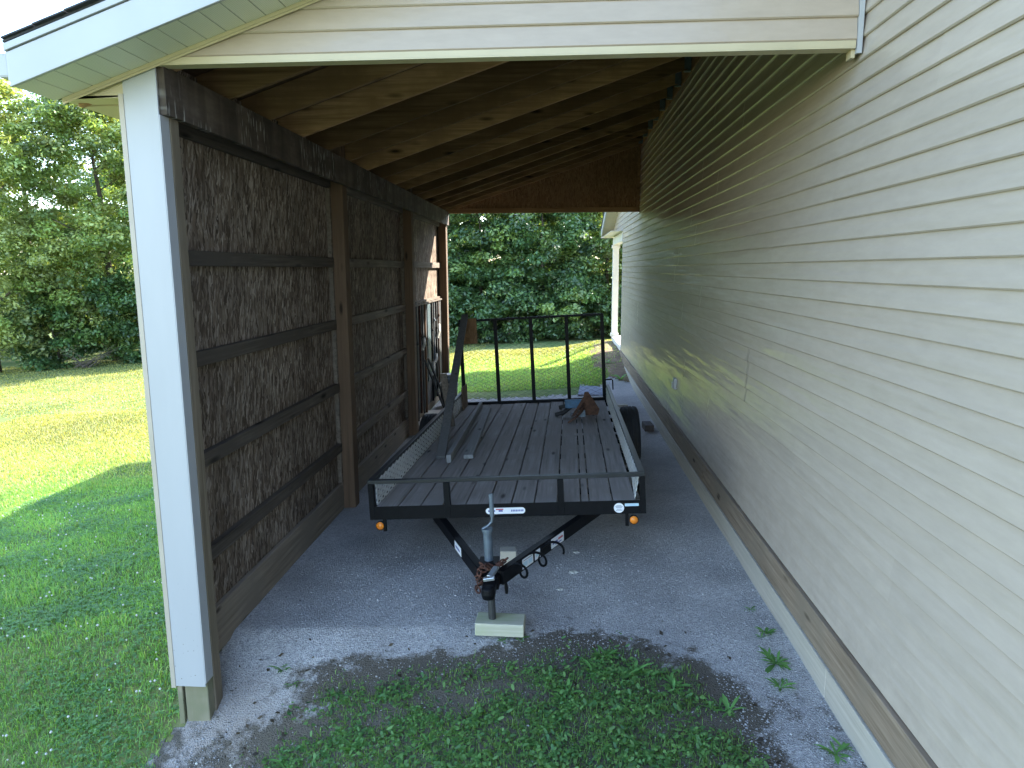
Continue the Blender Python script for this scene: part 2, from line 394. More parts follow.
# ------------------------------------------------------------------ terrain
def sstep(a, b, x):
    t = np.clip((x-a)/(b-a), 0, 1); return t*t*(3-2*t)
def gz(X, Y):
    X = np.asarray(X, float); Y = np.asarray(Y, float)
    z = np.where(X > 3.4, -.012, np.where(X > -.14, -.187+.0495*(X+.14), -.187-.09*(-.14-np.maximum(X, -6.5))-.06*(np.maximum(-6.5-np.maximum(X, -22), 0))))
    wl = 1-sstep(.0, 1.9, X)
    drop = np.clip((.60-Y)*.42, 0, .5)
    z = z - drop*wl*sstep(-14, -3, Y)
    z = z + sstep(8.8, 13, Y)*.30*sstep(1.6, 3.3, X)*(1-sstep(14.5, 19, Y)) - sstep(14, 22, Y)*.30*sstep(-6, 0, X)
    n = .012*np.sin(X*1.7+Y*.6)*np.sin(Y*1.3-X*.4)+.008*np.sin(X*3.9+1)*np.sin(Y*4.3)
    return z + n*(.3+.7*(1-sstep(-.6, -.1, X)*(1-sstep(3.3, 3.6, X))*sstep(.3, .9, Y)*(1-sstep(9, 10, Y))))
def axis_coords(lo, hi, dense0, dense1, step, grow=1.12):
    a = list(np.arange(dense0, dense1+1e-6, step)); s = step
    while a[-1] < hi: s *= grow; a.append(a[-1]+s)
    s = step
    while a[0] > lo: s *= grow; a.insert(0, a[0]-s)
    return np.array(a)
def sheet(name, xs, ys, mat, dz=0, mask=None):
    X, Y = np.meshgrid(xs, ys); Z = gz(X, Y)+dz
    V = np.stack([X.ravel(), Y.ravel(), Z.ravel()], 1); nx = len(xs)
    i, j = np.meshgrid(np.arange(len(ys)-1), np.arange(nx-1), indexing='ij')
    F = np.stack([i*nx+j, i*nx+j+1, (i+1)*nx+j+1, (i+1)*nx+j], -1).reshape(-1, 4)
    if mask is not None:
        c = V[F].mean(1); F = F[mask(c[:, 0], c[:, 1])]
        used = np.unique(F); mp = np.zeros(len(V), int); mp[used] = np.arange(len(used)); V = V[used]; F = mp[F]
    o = np_mesh(name, V, [F], mat); o.data.polygons.foreach_set('use_smooth', [True]*len(F)); return o
g = sheet('lawn', axis_coords(-400, 400, -8, 5, .16), axis_coords(-60, 600, -2, 19, .16), M['ground'])
tag(g, 'mown lawn with clover falling away beside and behind the lean-to', 'lawn', kind='structure')
def gnoise(x, y): return np.sin(x*5.1+1.3*np.sin(y*3.7))*.5+np.sin(y*6.3+1.1*np.sin(x*4.1)+.7)*.5
def gravel_mask(x, y):
    front = np.interp(x, [-.2, .05, .3, .8, 1.5, 2.2, 2.6, 2.85, 3.0, 3.4], [-.55, -.75, -1.1, -1.4, -1.5, -1.5, -1.5, -1.6, -3, -6])
    front = front + .06*gnoise(x*2, y*2)+.05*gnoise(x*9, y*8+x)+.035*gnoise(x*23, y*21)
    rear = np.interp(x, [-.2, 2.1, 2.6, 3.0, 3.4], [8.75, 8.75, 8.85, 10.2, 11.6])+.1*gnoise(x*1.5, y*1.5)+.09*gnoise(x*8, y*7)+.05*gnoise(x*19, y*17)
    left = np.where(y < .12, -.17-.5*np.clip(-y-.02, 0, 1), -.135)+np.where(y < .1, .04*gnoise(x*7, y*13), 0)
    return (y > front) & (y < rear) & (x > left) & (x < 3.40)
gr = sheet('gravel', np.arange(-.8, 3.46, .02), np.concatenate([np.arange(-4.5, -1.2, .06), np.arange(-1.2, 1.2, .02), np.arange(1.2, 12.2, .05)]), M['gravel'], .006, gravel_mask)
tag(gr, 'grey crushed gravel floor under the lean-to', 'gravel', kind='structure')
def dirt_mask(x, y):
    return ((x-3.3)**2/.30+(y-12.6)**2/7.5 < 1+.3*gnoise(x*2, y)+.25*gnoise(x*9, y*6)) & (x < 3.42)
dt = sheet('dirt_strip', np.arange(2.0, 3.5, .05), np.arange(9.5, 16, .05), M['dirt'], .011, dirt_mask)
tag(dt, 'bare brown dirt beside the far end of the house wall', 'dirt', kind='structure')

# ------------------------------------------------------------------ siding
EXP = .1016
def siding(mb, org, ud, nd, z0, ncourse, urange, seam=3.66, seed=1, lip=.017, zmax=None):
    rr = random.Random(seed); org, ud, nd = Vector(org), Vector(ud), Vector(nd)
    off = 0; tone = {}
    for i in range(ncourse):
        zb = z0+i*EXP; zt = zb+EXP
        if i % 2 == 0: off = rr.uniform(0, seam)
        ra, rb = urange(zb), urange(zt)
        if ra is None: continue
        if rb is None: rb = ((ra[0]+ra[1])/2-.001, (ra[0]+ra[1])/2+.001)
        lo, hi = min(ra[0], rb[0]), max(ra[1], rb[1])
        cuts = [lo]; k = 0
        s = math.floor((lo-off)/seam)*seam+off+seam
        while s < hi-.05:
            if s > lo+.05: cuts.append(s)
            s += seam
        cuts.append(hi)
        for j in range(len(cuts)-1):
            a, b = cuts[j], cuts[j+1]
            key = (i//2, j)
            if key not in tone: tone[key] = rr.uniform(.955, 1.0)
            t = tone[key]; e = .0022*(j % 2)
            ab, bb = max(a, ra[0]), min(b, ra[1]); at, bt = max(a, rb[0]), min(b, rb[1])
            if bb-ab < 1e-4: continue
            if bt-at < 1e-4: at = bt = (ab+bb)/2; bt += 1e-4
            P = lambda u, z, o: org+ud*u+Vector((0, 0, z))+nd*(o+e)
            bl = .006
            mb.face([P(ab, zb+bl, lip), P(bb, zb+bl, lip), P(bt, zt, .003), P(at, zt, .003)], t)
            mb.face([P(ab, zb, lip-.006), P(bb, zb, lip-.006), P(bb, zb+bl, lip), P(ab, zb+bl, lip)], t)
            mb.face([P(ab, zb, -.004), P(bb, zb, -.004), P(bb, zb, lip-.006), P(ab, zb, lip-.006)], t)
            if b < hi-.01: mb.face([P(bb, zb, -.002), P(bb, zb, lip-.006), P(bb, zb+bl, lip), P(bt, zt, .003), P(bt, zt, -.002)], t)
    return mb

# ------------------------------------------------------------------ house
HX = 3.40
RY, RZ, RP = 4.5, 6.19, .28
def rake_z(y): return RZ-RP*abs(y-RY)
EAVE0, EAVE1 = -6.0, 15.4
house = empty('house', (HX, RY, 0), 'cream vinyl sided house whose long blank side wall fills the right of the picture', 'house')
def hb(mb, name, mat, **k):                        # build a part of the house, geometry given in world coordinates
    o = mb.build(name, mat, None, **k); o.parent = house; o.matrix_parent_inverse = Matrix.Translation(-house.location); return o
YE = 12.2
def ur(z):
    top = RZ-.12-z
    if top <= 0: return None
    d = top/RP
    lo = max(-5.7, RY-d); hi = min(YE if z < 2.94 else 14.9, RY+d)
    return (lo, hi) if hi > lo else None
mb = MB(); siding(mb, (HX, 0, 0), (0, 1, 0), (-1, 0, 0), .352, 57, ur, seed=11)
hb(mb, 'siding_wall', M['siding'], fix=False, tone=True)
mb = MB()
pts = [(-5.7, -.1), (YE, -.1), (YE, 2.95), (14.9, 2.95), (RY, RZ-.14), (-5.7, rake_z(-5.7)-.14)]
mb.prism(pts, HX+.001+.004, HX+.12, lambda u, v, w_: (w_, u, v)); hb(mb, 'wall_core', M['cream'])
mb = MB(); mb.box(HX+.13, 12, YE-.1, YE, -.1, 2.95); hb(mb, 'rear_wall', M['cream'])
mb = MB(); mb.box(HX+.13, 12, -5.7, -5.6, -.1, 2.9); hb(mb, 'front_wall', M['cream'])
mb = MB(); mb.prism([(-5.59, -.1), (YE-.11, -.1), (YE-.11, 2.9), (RY, RZ-.15), (-5.59, 2.9)], 11.9, 12, lambda u, v, w_: (w_, u, v)); hb(mb, 'end_wall', M['cream'])
# roof slabs
mb = MB()
for ya, yb in ((EAVE0, RY), (EAVE1, RY)):
    za, zb = rake_z(ya), rake_z(yb)
    mb.hexa([(3.08, ya, za), (12.3, ya, za), (12.3, yb, zb), (3.08, yb, zb), (3.08, ya, za+.03), (12.3, ya, za+.03), (12.3, yb, zb+.03), (3.08, yb, zb+.03)])
hb(mb, 'roof', M['shingle'])
mb = MB()
for ya, yb in ((EAVE0, RY), (EAVE1, RY)):
    for dy in (0,):
        za, zb = rake_z(ya), rake_z(yb)
        mb.hexa([(3.10, ya, za-.17), (3.125, ya, za-.17), (3.125, yb, zb-.17), (3.10, yb, zb-.17), (3.10, ya, za-.003), (3.125, ya, za-.003), (3.125, yb, zb-.003), (3.10, yb, zb-.003)])
hb(mb, 'rake_fascia', M['white'])
mb = MB()
for ya, yb in ((EAVE0, RY), (EAVE1, RY)):
    za, zb = rake_z(ya)-.13, rake_z(yb)-.13
    mb.hexa([(3.127, ya, za-.012), (HX+.0, ya, za-.012), (HX+.0, yb, zb-.012), (3.127, yb, zb-.012), (3.127, ya, za), (HX+.0, ya, za), (HX+.0, yb, zb), (3.127, yb, zb)])
hb(mb, 'rake_soffit', M['cream'])
mb = MB(); mb.box(3.10, 12.2, 15.4, 15.43, 2.94, 3.135); hb(mb, 'eave_fascia', M['white'])
mb = MB(); mb.box(3.13, 12.2, 12.2, 15.39, 2.955, 2.965); hb(mb, 'porch_ceiling', M['white_wood'])
mb = MB(); mb.box(HX-.03, HX+.12, YE+.002, 14.86, 2.74, 2.93); hb(mb, 'porch_beam', M['white_wood'], bevel=.004)
for yy, xx in ((14.78, HX+.045), (14.78, 7.0), (14.78, 10.5)):
    mb = MB(); mb.box(xx-.075, xx+.075, yy-.075, yy+.075, .42, 2.74); mb.box(xx-.1, xx+.1, yy-.1, yy+.1, .42, .5); mb.box(xx-.1, xx+.1, yy-.1, yy+.1, 2.66, 2.738)
    hb(mb, 'porch_column', M['white_wood'], bevel=.004)
mb = MB(); mb.box(HX-.02, 12, YE+.003, 14.95, .34, .42); mb.box(HX+.0, 12, YE+.003, 14.92, .0, .338); hb(mb, 'porch_floor', M['white_wood'], bevel=.004)
mb = MB(); mb.box(HX-.016, HX+.09, YE-.002, YE+.012, .35, 2.74); hb(mb, 'corner_trim', M['outlet'])
# skirt boards (two courses, butted lengths)
for nm, mat, x0, za, zb, cuts in (('skirt_board', 'skirt', 3.362, .157, .346, (-5.7, -1.9, 2.95, 7.8, YE)), ('base_board', 'skirt_pale', 3.352, -.09, .152, (-5.7, -.2, 4.6, 9.4, YE))):
    for a, b in zip(cuts[:-1], cuts[1:]):
        mb = MB(); mb.box(x0, HX+.004, a+.002, b-.002, za, zb); hb(mb, nm, M[mat], bevel=.004)
mb = MB(); mb.box(HX-.045, HX-.008, 4.70, 4.81, .74, .87); mb.box(HX-.06, HX-.046, 4.715, 4.795, .75, .82); hb(mb, 'outlet_cover', M['outlet'], bevel=.006)

# ------------------------------------------------------------------ carport
P_ = .325; H = 3.155; CL = 9.14
carport = empty('carport', (1.6, 4.6, -.15), 'open lean-to shelter of dark timber posts, bare rafters and strand board against the house', 'carport')
def cb(mb, name, mat, **k):
    o = mb.build(name, mat, None, **k); o.parent = carport; o.matrix_parent_inverse = Matrix.Translation(-carport.location); return o
def copart(o, dx=0, dy=0, dz=0):
    c = o.copy(); COL.objects.link(c); c.parent = carport; c.matrix_parent_inverse = o.matrix_parent_inverse.copy(); c.location = (dx, dy, dz); return c
postY = [.012, 3.0, 6.05, CL-.14]
for k, y in enumerate(postY):
    g0 = float(gz(-.1, y))-.25
    mb = MB(); mb.box(-.137, 0, y, y+.14, g0, H+.14 if k else H-.01)
    cb(mb, 'post', M['post_wood'] if k else M['old_foot'], bevel=.006)
# dark brown upper inner face of front post above its mossy foot comes from the wood itself; inner lining board
mb = MB(); mb.box(.001, .012, .072, .15, float(gz(0, .1))-.05, H-.235); cb(mb, 'post_lining', M['post_grey'])
mb = MB(); mb.box(-.178, -.147, .005, .9, -.66, -.195); cb(mb, 'outer_skirt_board', M['old_foot'], bevel=.004)
# header beam (doubled board end to end)
for a, b in ((0.003, 4.56), (4.563, CL)):
    mb = MB(); mb.box(.0, .038, a, b, H-.235, H); cb(mb, 'header_beam', M['beam'], bevel=.003)
# rafters
def raf_mesh():
    mb = MB(); x0, x1 = -.48, HX-.03
    f = lambda x: H+P_*(x-.038)
    y0, y1 = -.019, .019
    mb.hexa([(x0, y0, f(x0)), (x1, y0, f(x1)), (x1, y1, f(x1)), (x0, y1, f(x0)), (x0, y0, f(x0)+.194), (x1, y0, f(x1)+.194), (x1, y1, f(x1)+.194), (x0, y1, f(x0)+.194)])
    return mb
raf = cb(raf_mesh(), 'rafter', M['rafter'], bevel=.003); raf.location.y = .11
hg = MB(); zz = H+P_*(HX-.03-.038)
hg.box(HX-.10, HX-.03, -.0225, -.0195, zz-.02, zz+.13); hg.box(HX-.10, HX-.03, .0195, .0225, zz-.02, zz+.13); hg.box(HX-.10, HX-.03, -.022, .022, zz-.045, zz-.032)
hang = cb(hg, 'joist_hanger', M['galv']); hang.location.y = .11
for k in range(1, 15):
    dy = .11+.61*k
    rc = copart(raf, rng.uniform(-.01, .01), dy+rng.uniform(-.012, .012), rng.uniform(-.004, .004)); copart(hang, 0, dy)
    board_tone = (.5, .62, .72, 1.2, .42, .62, 1.25, .5, 1.05, .85, .42, .95, .5, .8, .6)[k]; rc.color = (board_tone, board_tone, board_tone, 1)   # board tones, contrast raised to stand in for shaded gaps between rafters
copart(raf, 0, CL-.06)
mb = MB(); zl = H+P_*(HX-.03-.038)
mb.box(HX-.028, HX-.0145, -.012, CL, zl-.04, zl+.2); cb(mb, 'ledger_board', M['rafter'])
f = lambda x: H+P_*(x-.038)
# roof deck and shingles
def slab(x0, x1, y0, y1, d0, d1):
    f = lambda x: H+P_*(x-.038)+.194
    return MB().hexa([(x0, y0, f(x0)+d0), (x1, y0, f(x1)+d0), (x1, y1, f(x1)+d0), (x0, y1, f(x0)+d0), (x0, y0, f(x0)+d1), (x1, y0, f(x1)+d1), (x1, y1, f(x1)+d1), (x0, y1, f(x0)+d1)])
cb(slab(-.50, HX-.02, -.25, CL+.22, .002, .014), 'roof_sheathing', M['sheath'])
mb = slab(-.535, HX-.018, -.315, CL+.3, .016, .026)
# ragged tabs on the front edge
for k in range(24):
    x = -.53+k*.16; fz = H+P_*(x-.038)+.194+.026
    mb.hexa([(x, -.33-.006*(k % 3), fz+.001), (x+.155, -.33-.006*(k % 3), fz+.155*P_+.001), (x+.155, .2, fz+.155*P_+.001), (x, .2, fz+.001),
             (x, -.33-.006*(k % 3), fz+.008), (x+.155, -.33-.006*(k % 3), fz+.155*P_+.008), (x+.155, .2, fz+.155*P_+.008), (x, .2, fz+.008)])
cb(mb, 'shingle_roof', M['shingle'])
# left wall: strand board, girts, plate, outside siding
for a, b in ((.155, 2.44), (2.443, 4.88), (4.883, 7.32), (7.323, CL-.002)):
    mb = MB(); mb.box(-.165, -.152, a, b, -.05, H+.12); cb(mb, 'strand_board', M['osb'])
bays = [(.153, 2.998), (3.142, 6.048), (6.192, CL-.142)]
for bi, (a, b) in enumerate(bays):
    for z in (.485, 1.075, 1.68, 2.265, 2.985):
        if bi == 2 and z < 1.0: continue
        t = .089
        mb = MB(); mb.box(-.151, -.107, a+.001, b-.001, z-t, z); gt_ = cb(mb, 'girt', M['girt'], bevel=.004); board_tone = (.62, 1.25, 1.15)[bi]*rng.uniform(.85, 1.1); gt_.color = (board_tone, board_tone, board_tone, 1)  # tone set per bay, darkest in the first
    mb = MB(); mb.box(-.151, -.113, a+.001, b-.001, -.21 if bi < 2 else -.14, .08); cb(mb, 'bottom_plate', M['plate'], bevel=.005)
    mb = MB(); mb.box(-.151, -.113, b-.032, b-.001, .085, 2.89)
    if bi < 2: cb(mb, 'stud', M['girt'])
mb = MB(); siding(mb, (-.172, 0, 0), (0, 1, 0), (-1, 0, 0), -.16, 31, lambda z: (0.0, CL), seed=5); cb(mb, 'outer_siding', M['siding_front'], fix=False, tone=True)
mb = MB(); mb.box(-.172, -.166, .0, CL, -.16, 3.0); cb(mb, 'outer_wrap', M['dark'])
# white cladding of the front post
mb = MB(); mb.box(-.172, .003, -.014, -.002, -.19, H-.004); mb.box(.0032, .0085, -.014, .068, -.17, H-.236)
cb(mb, 'post_cladding', M['white_trim'], bevel=.002)
mb = MB(); mb.box(-.198, -.1725, -.016, .03, -.2, 3.02); cb(mb, 'corner_strip', M['tan'])
# far corner strip on last post
mb = MB(); mb.box(-.198, .0, CL+.002, CL+.014, -.1, H-.02); cb(mb, 'rear_post_cladding', M['white'])
# front gable
F0 = 3.166; FP = .335
fz = lambda x: F0+FP*x
mb = MB()
def ug(z):
    lo = max(-.478, (z-F0)/FP); return (lo, 3.355) if lo < 3.34 else None
siding(mb, (0, -.004, 0), (1, 0, 0), (0, -1, 0), 3.183, 11, ug, seed=3)
cb(mb, 'gable_siding', M['siding_front'], fix=False, tone=True)
mb = MB(); mb.prism([(.0, H+.001), (3.39, H+.001), (3.39, fz(3.39)-.012), (.0, fz(0)-.004)], .0, .035, lambda u, v, w_: (u, w_, v)); cb(mb, 'gable_backing', M['osb_in'])
mb = MB(); mb.prism([(-.478, 3.016), (.0, 3.016), (.0, fz(0)-.006), (-.478, fz(-.478)-.006)], -.0015, .012, lambda u, v, w_: (u, w_, v)); cb(mb, 'gable_return', M['cream'])
mb = MB(); mb.box(.0035, 3.352, -.022, .05, H-.008, H-.0015); mb.box(.0035, 3.352, -.0225, -.016, H-.0012, H+.026); cb(mb, 'header_trim', M['cream'])
mb = MB(); mb.box(-.17, .0034, -.019, -.0145, H-.002, H+.026); cb(mb, 'starter_strip', M['cream'])
mb = MB(); mb.box(3.357, 3.379, -.026, -.003, H-.03, fz(3.36)-.02); cb(mb, 'channel_trim', M['white'])
mb = MB(); mb.box(3.34, 3.357, -.002, .055, H-.045, H-.009); cb(mb, 'trim_end', M['cream'])
# rake soffit in separate vee-grooved panels, F channel, fascia
mb = MB(); x = -.515
while x < 3.3:
    e = .0025
    mb.hexa([(x+e, -.296, fz(x+e)-.004), (x+.098, -.296, fz(x+.098)-.004), (x+.098, -.03, fz(x+.098)-.004), (x+e, -.03, fz(x+e)-.004),
             (x+e, -.296, fz(x+e)+.0), (x+.098, -.296, fz(x+.098)+.0), (x+.098, -.03, fz(x+.098)+.0), (x+e, -.03, fz(x+e)+.0)]); x += .1
cb(mb, 'rake_soffit', M['soffit'])
mb = MB(); mb.hexa([(-.515, -.296, fz(-.515)+.004), (3.3, -.296, fz(3.3)+.004), (3.3, -.002, fz(3.3)+.004), (-.515, -.002, fz(-.515)+.004)]+[(-.515, -.296, fz(-.515)+.01), (3.3, -.296, fz(3.3)+.01), (3.3, -.002, fz(3.3)+.01), (-.515, -.002, fz(-.515)+.01)])
cb(mb, 'soffit_backing', M['dark'])
mb = MB()
def sl_(x0, x1, ya, yb, da, db): 
    mb.hexa([(x0, ya, fz(x0)+da), (x1, ya, fz(x1)+da), (x1, yb, fz(x1)+da), (x0, yb, fz(x0)+da), (x0, ya, fz(x0)+db), (x1, ya, fz(x1)+db), (x1, yb, fz(x1)+db), (x0, yb, fz(x0)+db)])
sl_(-.478, 3.3, -.032, -.005, -.022, -.0045); sl_(-.478, 3.3, -.0295, -.0265, -.034, -.0225); cb(mb, 'soffit_channel', M['cream'])
mb = MB(); sl_(-.52, 3.35, -.318, -.300, -.006, .145); cb(mb, 'rake_fascia', M['white'], bevel=.003)
mb = MB(); sl_(-.527, 3.35, -.326, -.300, .150, .181); cb(mb, 'rake_drip_edge', M['white'], bevel=.002)
mb = MB(); mb.box(-.538, -.521, -.30, CL+.25, 3.02, 3.17); cb(mb, 'eave_fascia', M['white'])
mb = MB(); mb.box(-.600, -.540, -.285, CL+.24, 3.035, 3.145); cb(mb, 'gutter', M['white'], bevel=.012)
mb = MB(); mb.box(-.519, -.2, .0, CL+.2, 3.004, 3.014); mb.box(-.519, -.21, .14, .146, 2.998, 3.003); cb(mb, 'eave_soffit', M['cream'])
# rear gable
mb = MB(); mb.prism([(-.02, H-.03), (HX-.003, H-.03), (HX-.003, f(HX-.003)), (.0, f(0))], CL-.03, CL-.015, lambda u, v, w_: (u, w_, v)); cb(mb, 'rear_gable_board', M['osb_in'])
mb = MB(); mb.box(.04, HX-.018, CL-.06, CL-.031, H-.028, H+.05); cb(mb, 'rear_gable_plate', M['rafter'], bevel=.003)
mb = MB(); mb.box(HX-.06, HX-.018, CL-.06, CL-.031, H+.052, f(HX-.05)); cb(mb, 'gable_stud', M['rafter'])
mb = MB(); siding(mb, (HX-.03, CL+.0, 0), (-1, 0, 0), (0, 1, 0), H-.03, 12, lambda z: (0, (HX-.03-(z-F0)/FP)) if (HX-.03-(z-F0)/FP) > .02 else None, seed=9); cb(mb, 'rear_gable_siding', M['siding_front'], fix=False, tone=True)

# ------------------------------------------------------------------ trailer
TP = dict(x=1.6249, y=1.2675, z=.3896, yaw=-.0157, pitch=-.0272, roll=-.0497)
TM = Matrix.Translation((TP['x'], TP['y'], TP['z'])) @ (Matrix.Rotation(TP['yaw'], 4, 'Z') @ Matrix.Rotation(TP['pitch'], 4, 'X') @ Matrix.Rotation(TP['roll'], 4, 'Y'))
trailer = empty('utility_trailer', (0, 0, 0), 'black open utility trailer with plank deck, low rails and raised rear ramp gate', 'trailer')
trailer.matrix_world = TM
TL, TH, GH = 4.58, .296, 1.258
def tb(mb, name, mat, parent=None, **k): return mb.build(name, M[mat], parent or trailer, **k)
# frame
mb = MB()
mb.box(-1, 1, 0, .006, 0, .098); mb.box(-1, 1, .0065, .075, 0, .006)
mb.box(-1, 1, TL-.006, TL, 0, .085); mb.box(-1, -.994, .007, TL-.007, 0, .085); mb.box(.994, 1, .007, TL-.007, 0, .085)
for y in (.6, 1.2, 1.8, 2.4, 3.0, 3.6, 4.1): mb.box(-.993, .993, y, y+.04, -.03, .015)
tb(mb, 'frame', 'black', bevel=.0)
dk = MB()
x = -.955; k = 0
while x < .93:
    wd = .158
    if 6.5 < k < 7.5: pass
    if x+wd > .962: wd = .962-x
    if k == 9: wd = .05
    dz = rng.uniform(-.003, .003); y0 = .01+rng.uniform(0, .006)
    dk.box(x, x+wd, y0, TL-.012-rng.uniform(0, .01), .052+dz, .09+dz)
    x += wd+.009; k += 1
tb(dk, 'plank_deck', 'deck', bevel=.004)
# rails
mb = MB(); mb.box(-1, 1, -.001, .04, TH-.028, TH); tb(mb, 'front_rail', 'rail_top', bevel=.003)
for sx in (-1, 1):
    mb = MB(); mb.box(sx*1.0 if sx < 0 else .958, -.958 if sx < 0 else 1.0, .0405, TL, TH-.03, TH+.001); tb(mb, 'side_rail', 'rail_top', bevel=.003)
def upright(x0, x1, y0, y1, z1=TH-.031):
    mb = MB(); mb.box(x0, x1, y0, y1, .006, z1); return tb(mb, 'rail_post', 'black', bevel=.002)
for xx in (-.421, .402): upright(xx-.022, xx+.022, -.004, .038, TH-.03)
for sx in (-1, 1):
    a, b = (-.999, -.961) if sx < 0 else (.961, .999)
    upright(a, b, -.003, .05, TH-.03)
    for y in (1.55, 3.05, TL-.05): upright(a, b, y, y+.04)
# expanded metal infill
def expanded(P, u0, u1, v0, v1, su, sv, wd, th):
    """diamond mesh in the (u,v) plane; P maps (u,v,w) to xyz"""
    mb = MB(); nu = int((u1-u0)/su); nv = int((v1-v0)/sv)
    su = (u1-u0)/nu; sv = (v1-v0)/nv
    for i in range(nu):
        for j in range(nv):
            uc, vc = u0+(i+.5)*su, v0+(j+.5)*sv
            q = [(uc-su/2, vc), (uc, vc-sv/2), (uc+su/2, vc), (uc, vc+sv/2)]
            for a, b in ((0, 1), (1, 2), (2, 3), (3, 0)):
                (ua, va), (ub, vb) = q[a], q[b]
                up_ = 1 if a in (0, 1) else -1
                w0 = wd*.5
                mb.hexa([P(ua, va-w0, 0), P(ub, vb-w0, 0), P(ub, vb-w0, th), P(ua, va-w0, th), P(ua, va+w0, up_*th*.6), P(ub, vb+w0, up_*th*.6), P(ub, vb+w0, th+up_*th*.6), P(ua, va+w0, th+up_*th*.6)])
    return mb
mb = expanded(lambda u, v, w_: (-.956+w_, u, v), .05, 4.5,   .088, TH-.03, .115, .042, .0238, .003); o = tb(mb, 'mesh_side', 'mesh', fix=False); o['label'] = 'pale diamond mesh side infill nearest the timber wall'
def rw(u, v, w_):
    cur = .03*max(0, 1-(u-.05)/.55)*max(0, 1-(v-.08)/.15)
    return (.956-w_-cur, u, v)
mb = expanded(rw, .05, 4.5, .088, TH-.03, .115, .042, .028, .003); tb(mb, 'mesh_side', 'mesh', fix=False)
# gate
gate = MB()
for xx in (-.98, -.5, -.02, .46, .935): gate.box(xx-.024, xx+.024, TL+.005, TL+.04, .126, GH-.031)
gate.box(-1.0, .955, TL+.004, TL+.041, GH-.03, GH); gate.box(-1.0, .955, TL+.004, TL+.041, .075, .125)
gt = tb(gate, 'ramp_gate', 'black', bevel=.002)
mb = expanded(lambda u, v, w_: (u, TL+.0425+w_, v), -.98, .93, .126, GH-.03, .11, .05, .0022, .002); mb.build('gate_mesh', M['dark_mesh'], gt, fix=False)
mb = MB(); mb.tube([(.95, TL+.02, .36), (.99, TL+.03, .36), (1.03, TL+.03, .36), (1.05, TL+.03, .35), (1.052, TL+.03, .22)], .009, 8); tb(mb, 'gate_latch_rod', 'black')
# wheels
def wheel(sx):
    c = (sx*1.13, 3.0, -.075)
    prof = [(-.09, .19), (-.102, .24), (-.10, .29), (-.085, .322), (-.06, .33), (-.045, .331), (-.04, .324), (-.034, .324), (-.03, .331), (-.004, .332), (.0, .325), (.004, .325), (.008, .332), (.03, .331), (.034, .324), (.04, .324), (.045, .331), (.06, .33), (.085, .322), (.10, .29), (.102, .24), (.09, .19)]
    wh = MB().lathe(prof, 'x', 40, c).build('wheel', M['tyre'], trailer, smooth=True)
    rm = MB().lathe([(-.085, .195), (-.075, .18), (-.03, .17), (.0, .168), (.02, .16), (.03, .12), (.045, .10), (.055, .06), (.06, .0)] if sx > 0 else [(.085, .195), (.075, .18), (.03, .17), (0, .168), (-.02, .16), (-.03, .12), (-.045, .1), (-.055, .06), (-.06, 0)], 'x', 32, c)
    rm.build('rim', M['white'], wh, smooth=True)
wheel(-1); wheel(1)
mb = MB(); mb.tube([(-1.1, 2.95, -.075), (1.1, 2.95, -.075)], .03, 10); tb(mb, 'axle', 'black')
for sx in (-1, 1):
    mb = MB(); mb.box(sx*.93-.025, sx*.93+.025, 2.5, 3.4, -.035, -.004); tb(mb, 'leaf_spring', 'black')
# tongue
TZ = -.06
A, Bp, Cc = (-.598, .354, TZ), (.689, .354, TZ), (.0, -1.05, TZ)
for e, s in ((A, -1), (Bp, 1)):
    mb = MB(); mb.bar(e, (s*.045, -.94, TZ), .05, .085); o = tb(mb, 'tongue_rail', 'black_worn' if 0 else 'black', bevel=.004)
def shift(o, d=.085): o.location.y += d; return o
mb = MB(); mb.bar((0, -.93, TZ-.01), (0, -1.09, TZ-.01), .09, .075)
mb.bar((0, -1.09, TZ), (0, -1.21, TZ+.0), .075, .05)
mb.lathe([(-.04, .0), (-.04, .035), (-.01, .042), (.02, .038), (.03, .025), (.033, 0)], 'z', 18, (0, -1.215, TZ)); shift(tb(mb, 'coupler', 'black', bevel=.004))
mb = MB(); mb.bar((.0, -1.13, TZ+.05), (.03, -1.02, TZ+.062), .035, .018); mb.bar((-.03, -1.17, TZ+.052), (.035, -1.17, TZ+.06), .03, .02); shift(tb(mb, 'coupler_latch', 'chrome', bevel=.004))
# rusty chains heaped on the coupler
mb = MB()
def link(c, rot, a=.024, b=.013, rr=.0052):
    M4 = Matrix.Rotation(rot[2], 3, 'Z') @ Matrix.Rotation(rot[0], 3, 'X') @ Matrix.Rotation(rot[1], 3, 'Y')
    mb.tube([Vector(c)+M4 @ Vector((a*math.cos(t), b*math.sin(t), 0)) for t in np.linspace(0, 2*math.pi, 10, endpoint=False)], rr, 6, closed=True)
rr = random.Random(4)
path = [(-.09, -.90, TZ+.03), (-.06, -.98, TZ+.05), (-.03, -1.04, TZ+.06), (.03, -1.0, TZ+.055), (.06, -.91, TZ+.05), (.0, -.93, TZ+.05), (-.06, -.97, TZ+.06), (-.075, -1.05, TZ+.02), (-.07, -1.09, TZ-.03), (-.075, -1.03, TZ-.04), (-.08, -.97, TZ+.0), (-.05, -.93, TZ+.05)]
for i in range(len(path)-1):
    a, b = Vector(path[i]), Vector(path[i+1]); n = max(2, int((b-a).length/.03))
    for k in range(n):
        p = a.lerp(b, k/n); link(p+Vector((rr.uniform(-.012, .012),)*3), (rr.uniform(-.9, .9), rr.uniform(-.9, .9), rr.uniform(0, 3.1)))
shift(tb(mb, 'safety_chain', 'rust', smooth=True))
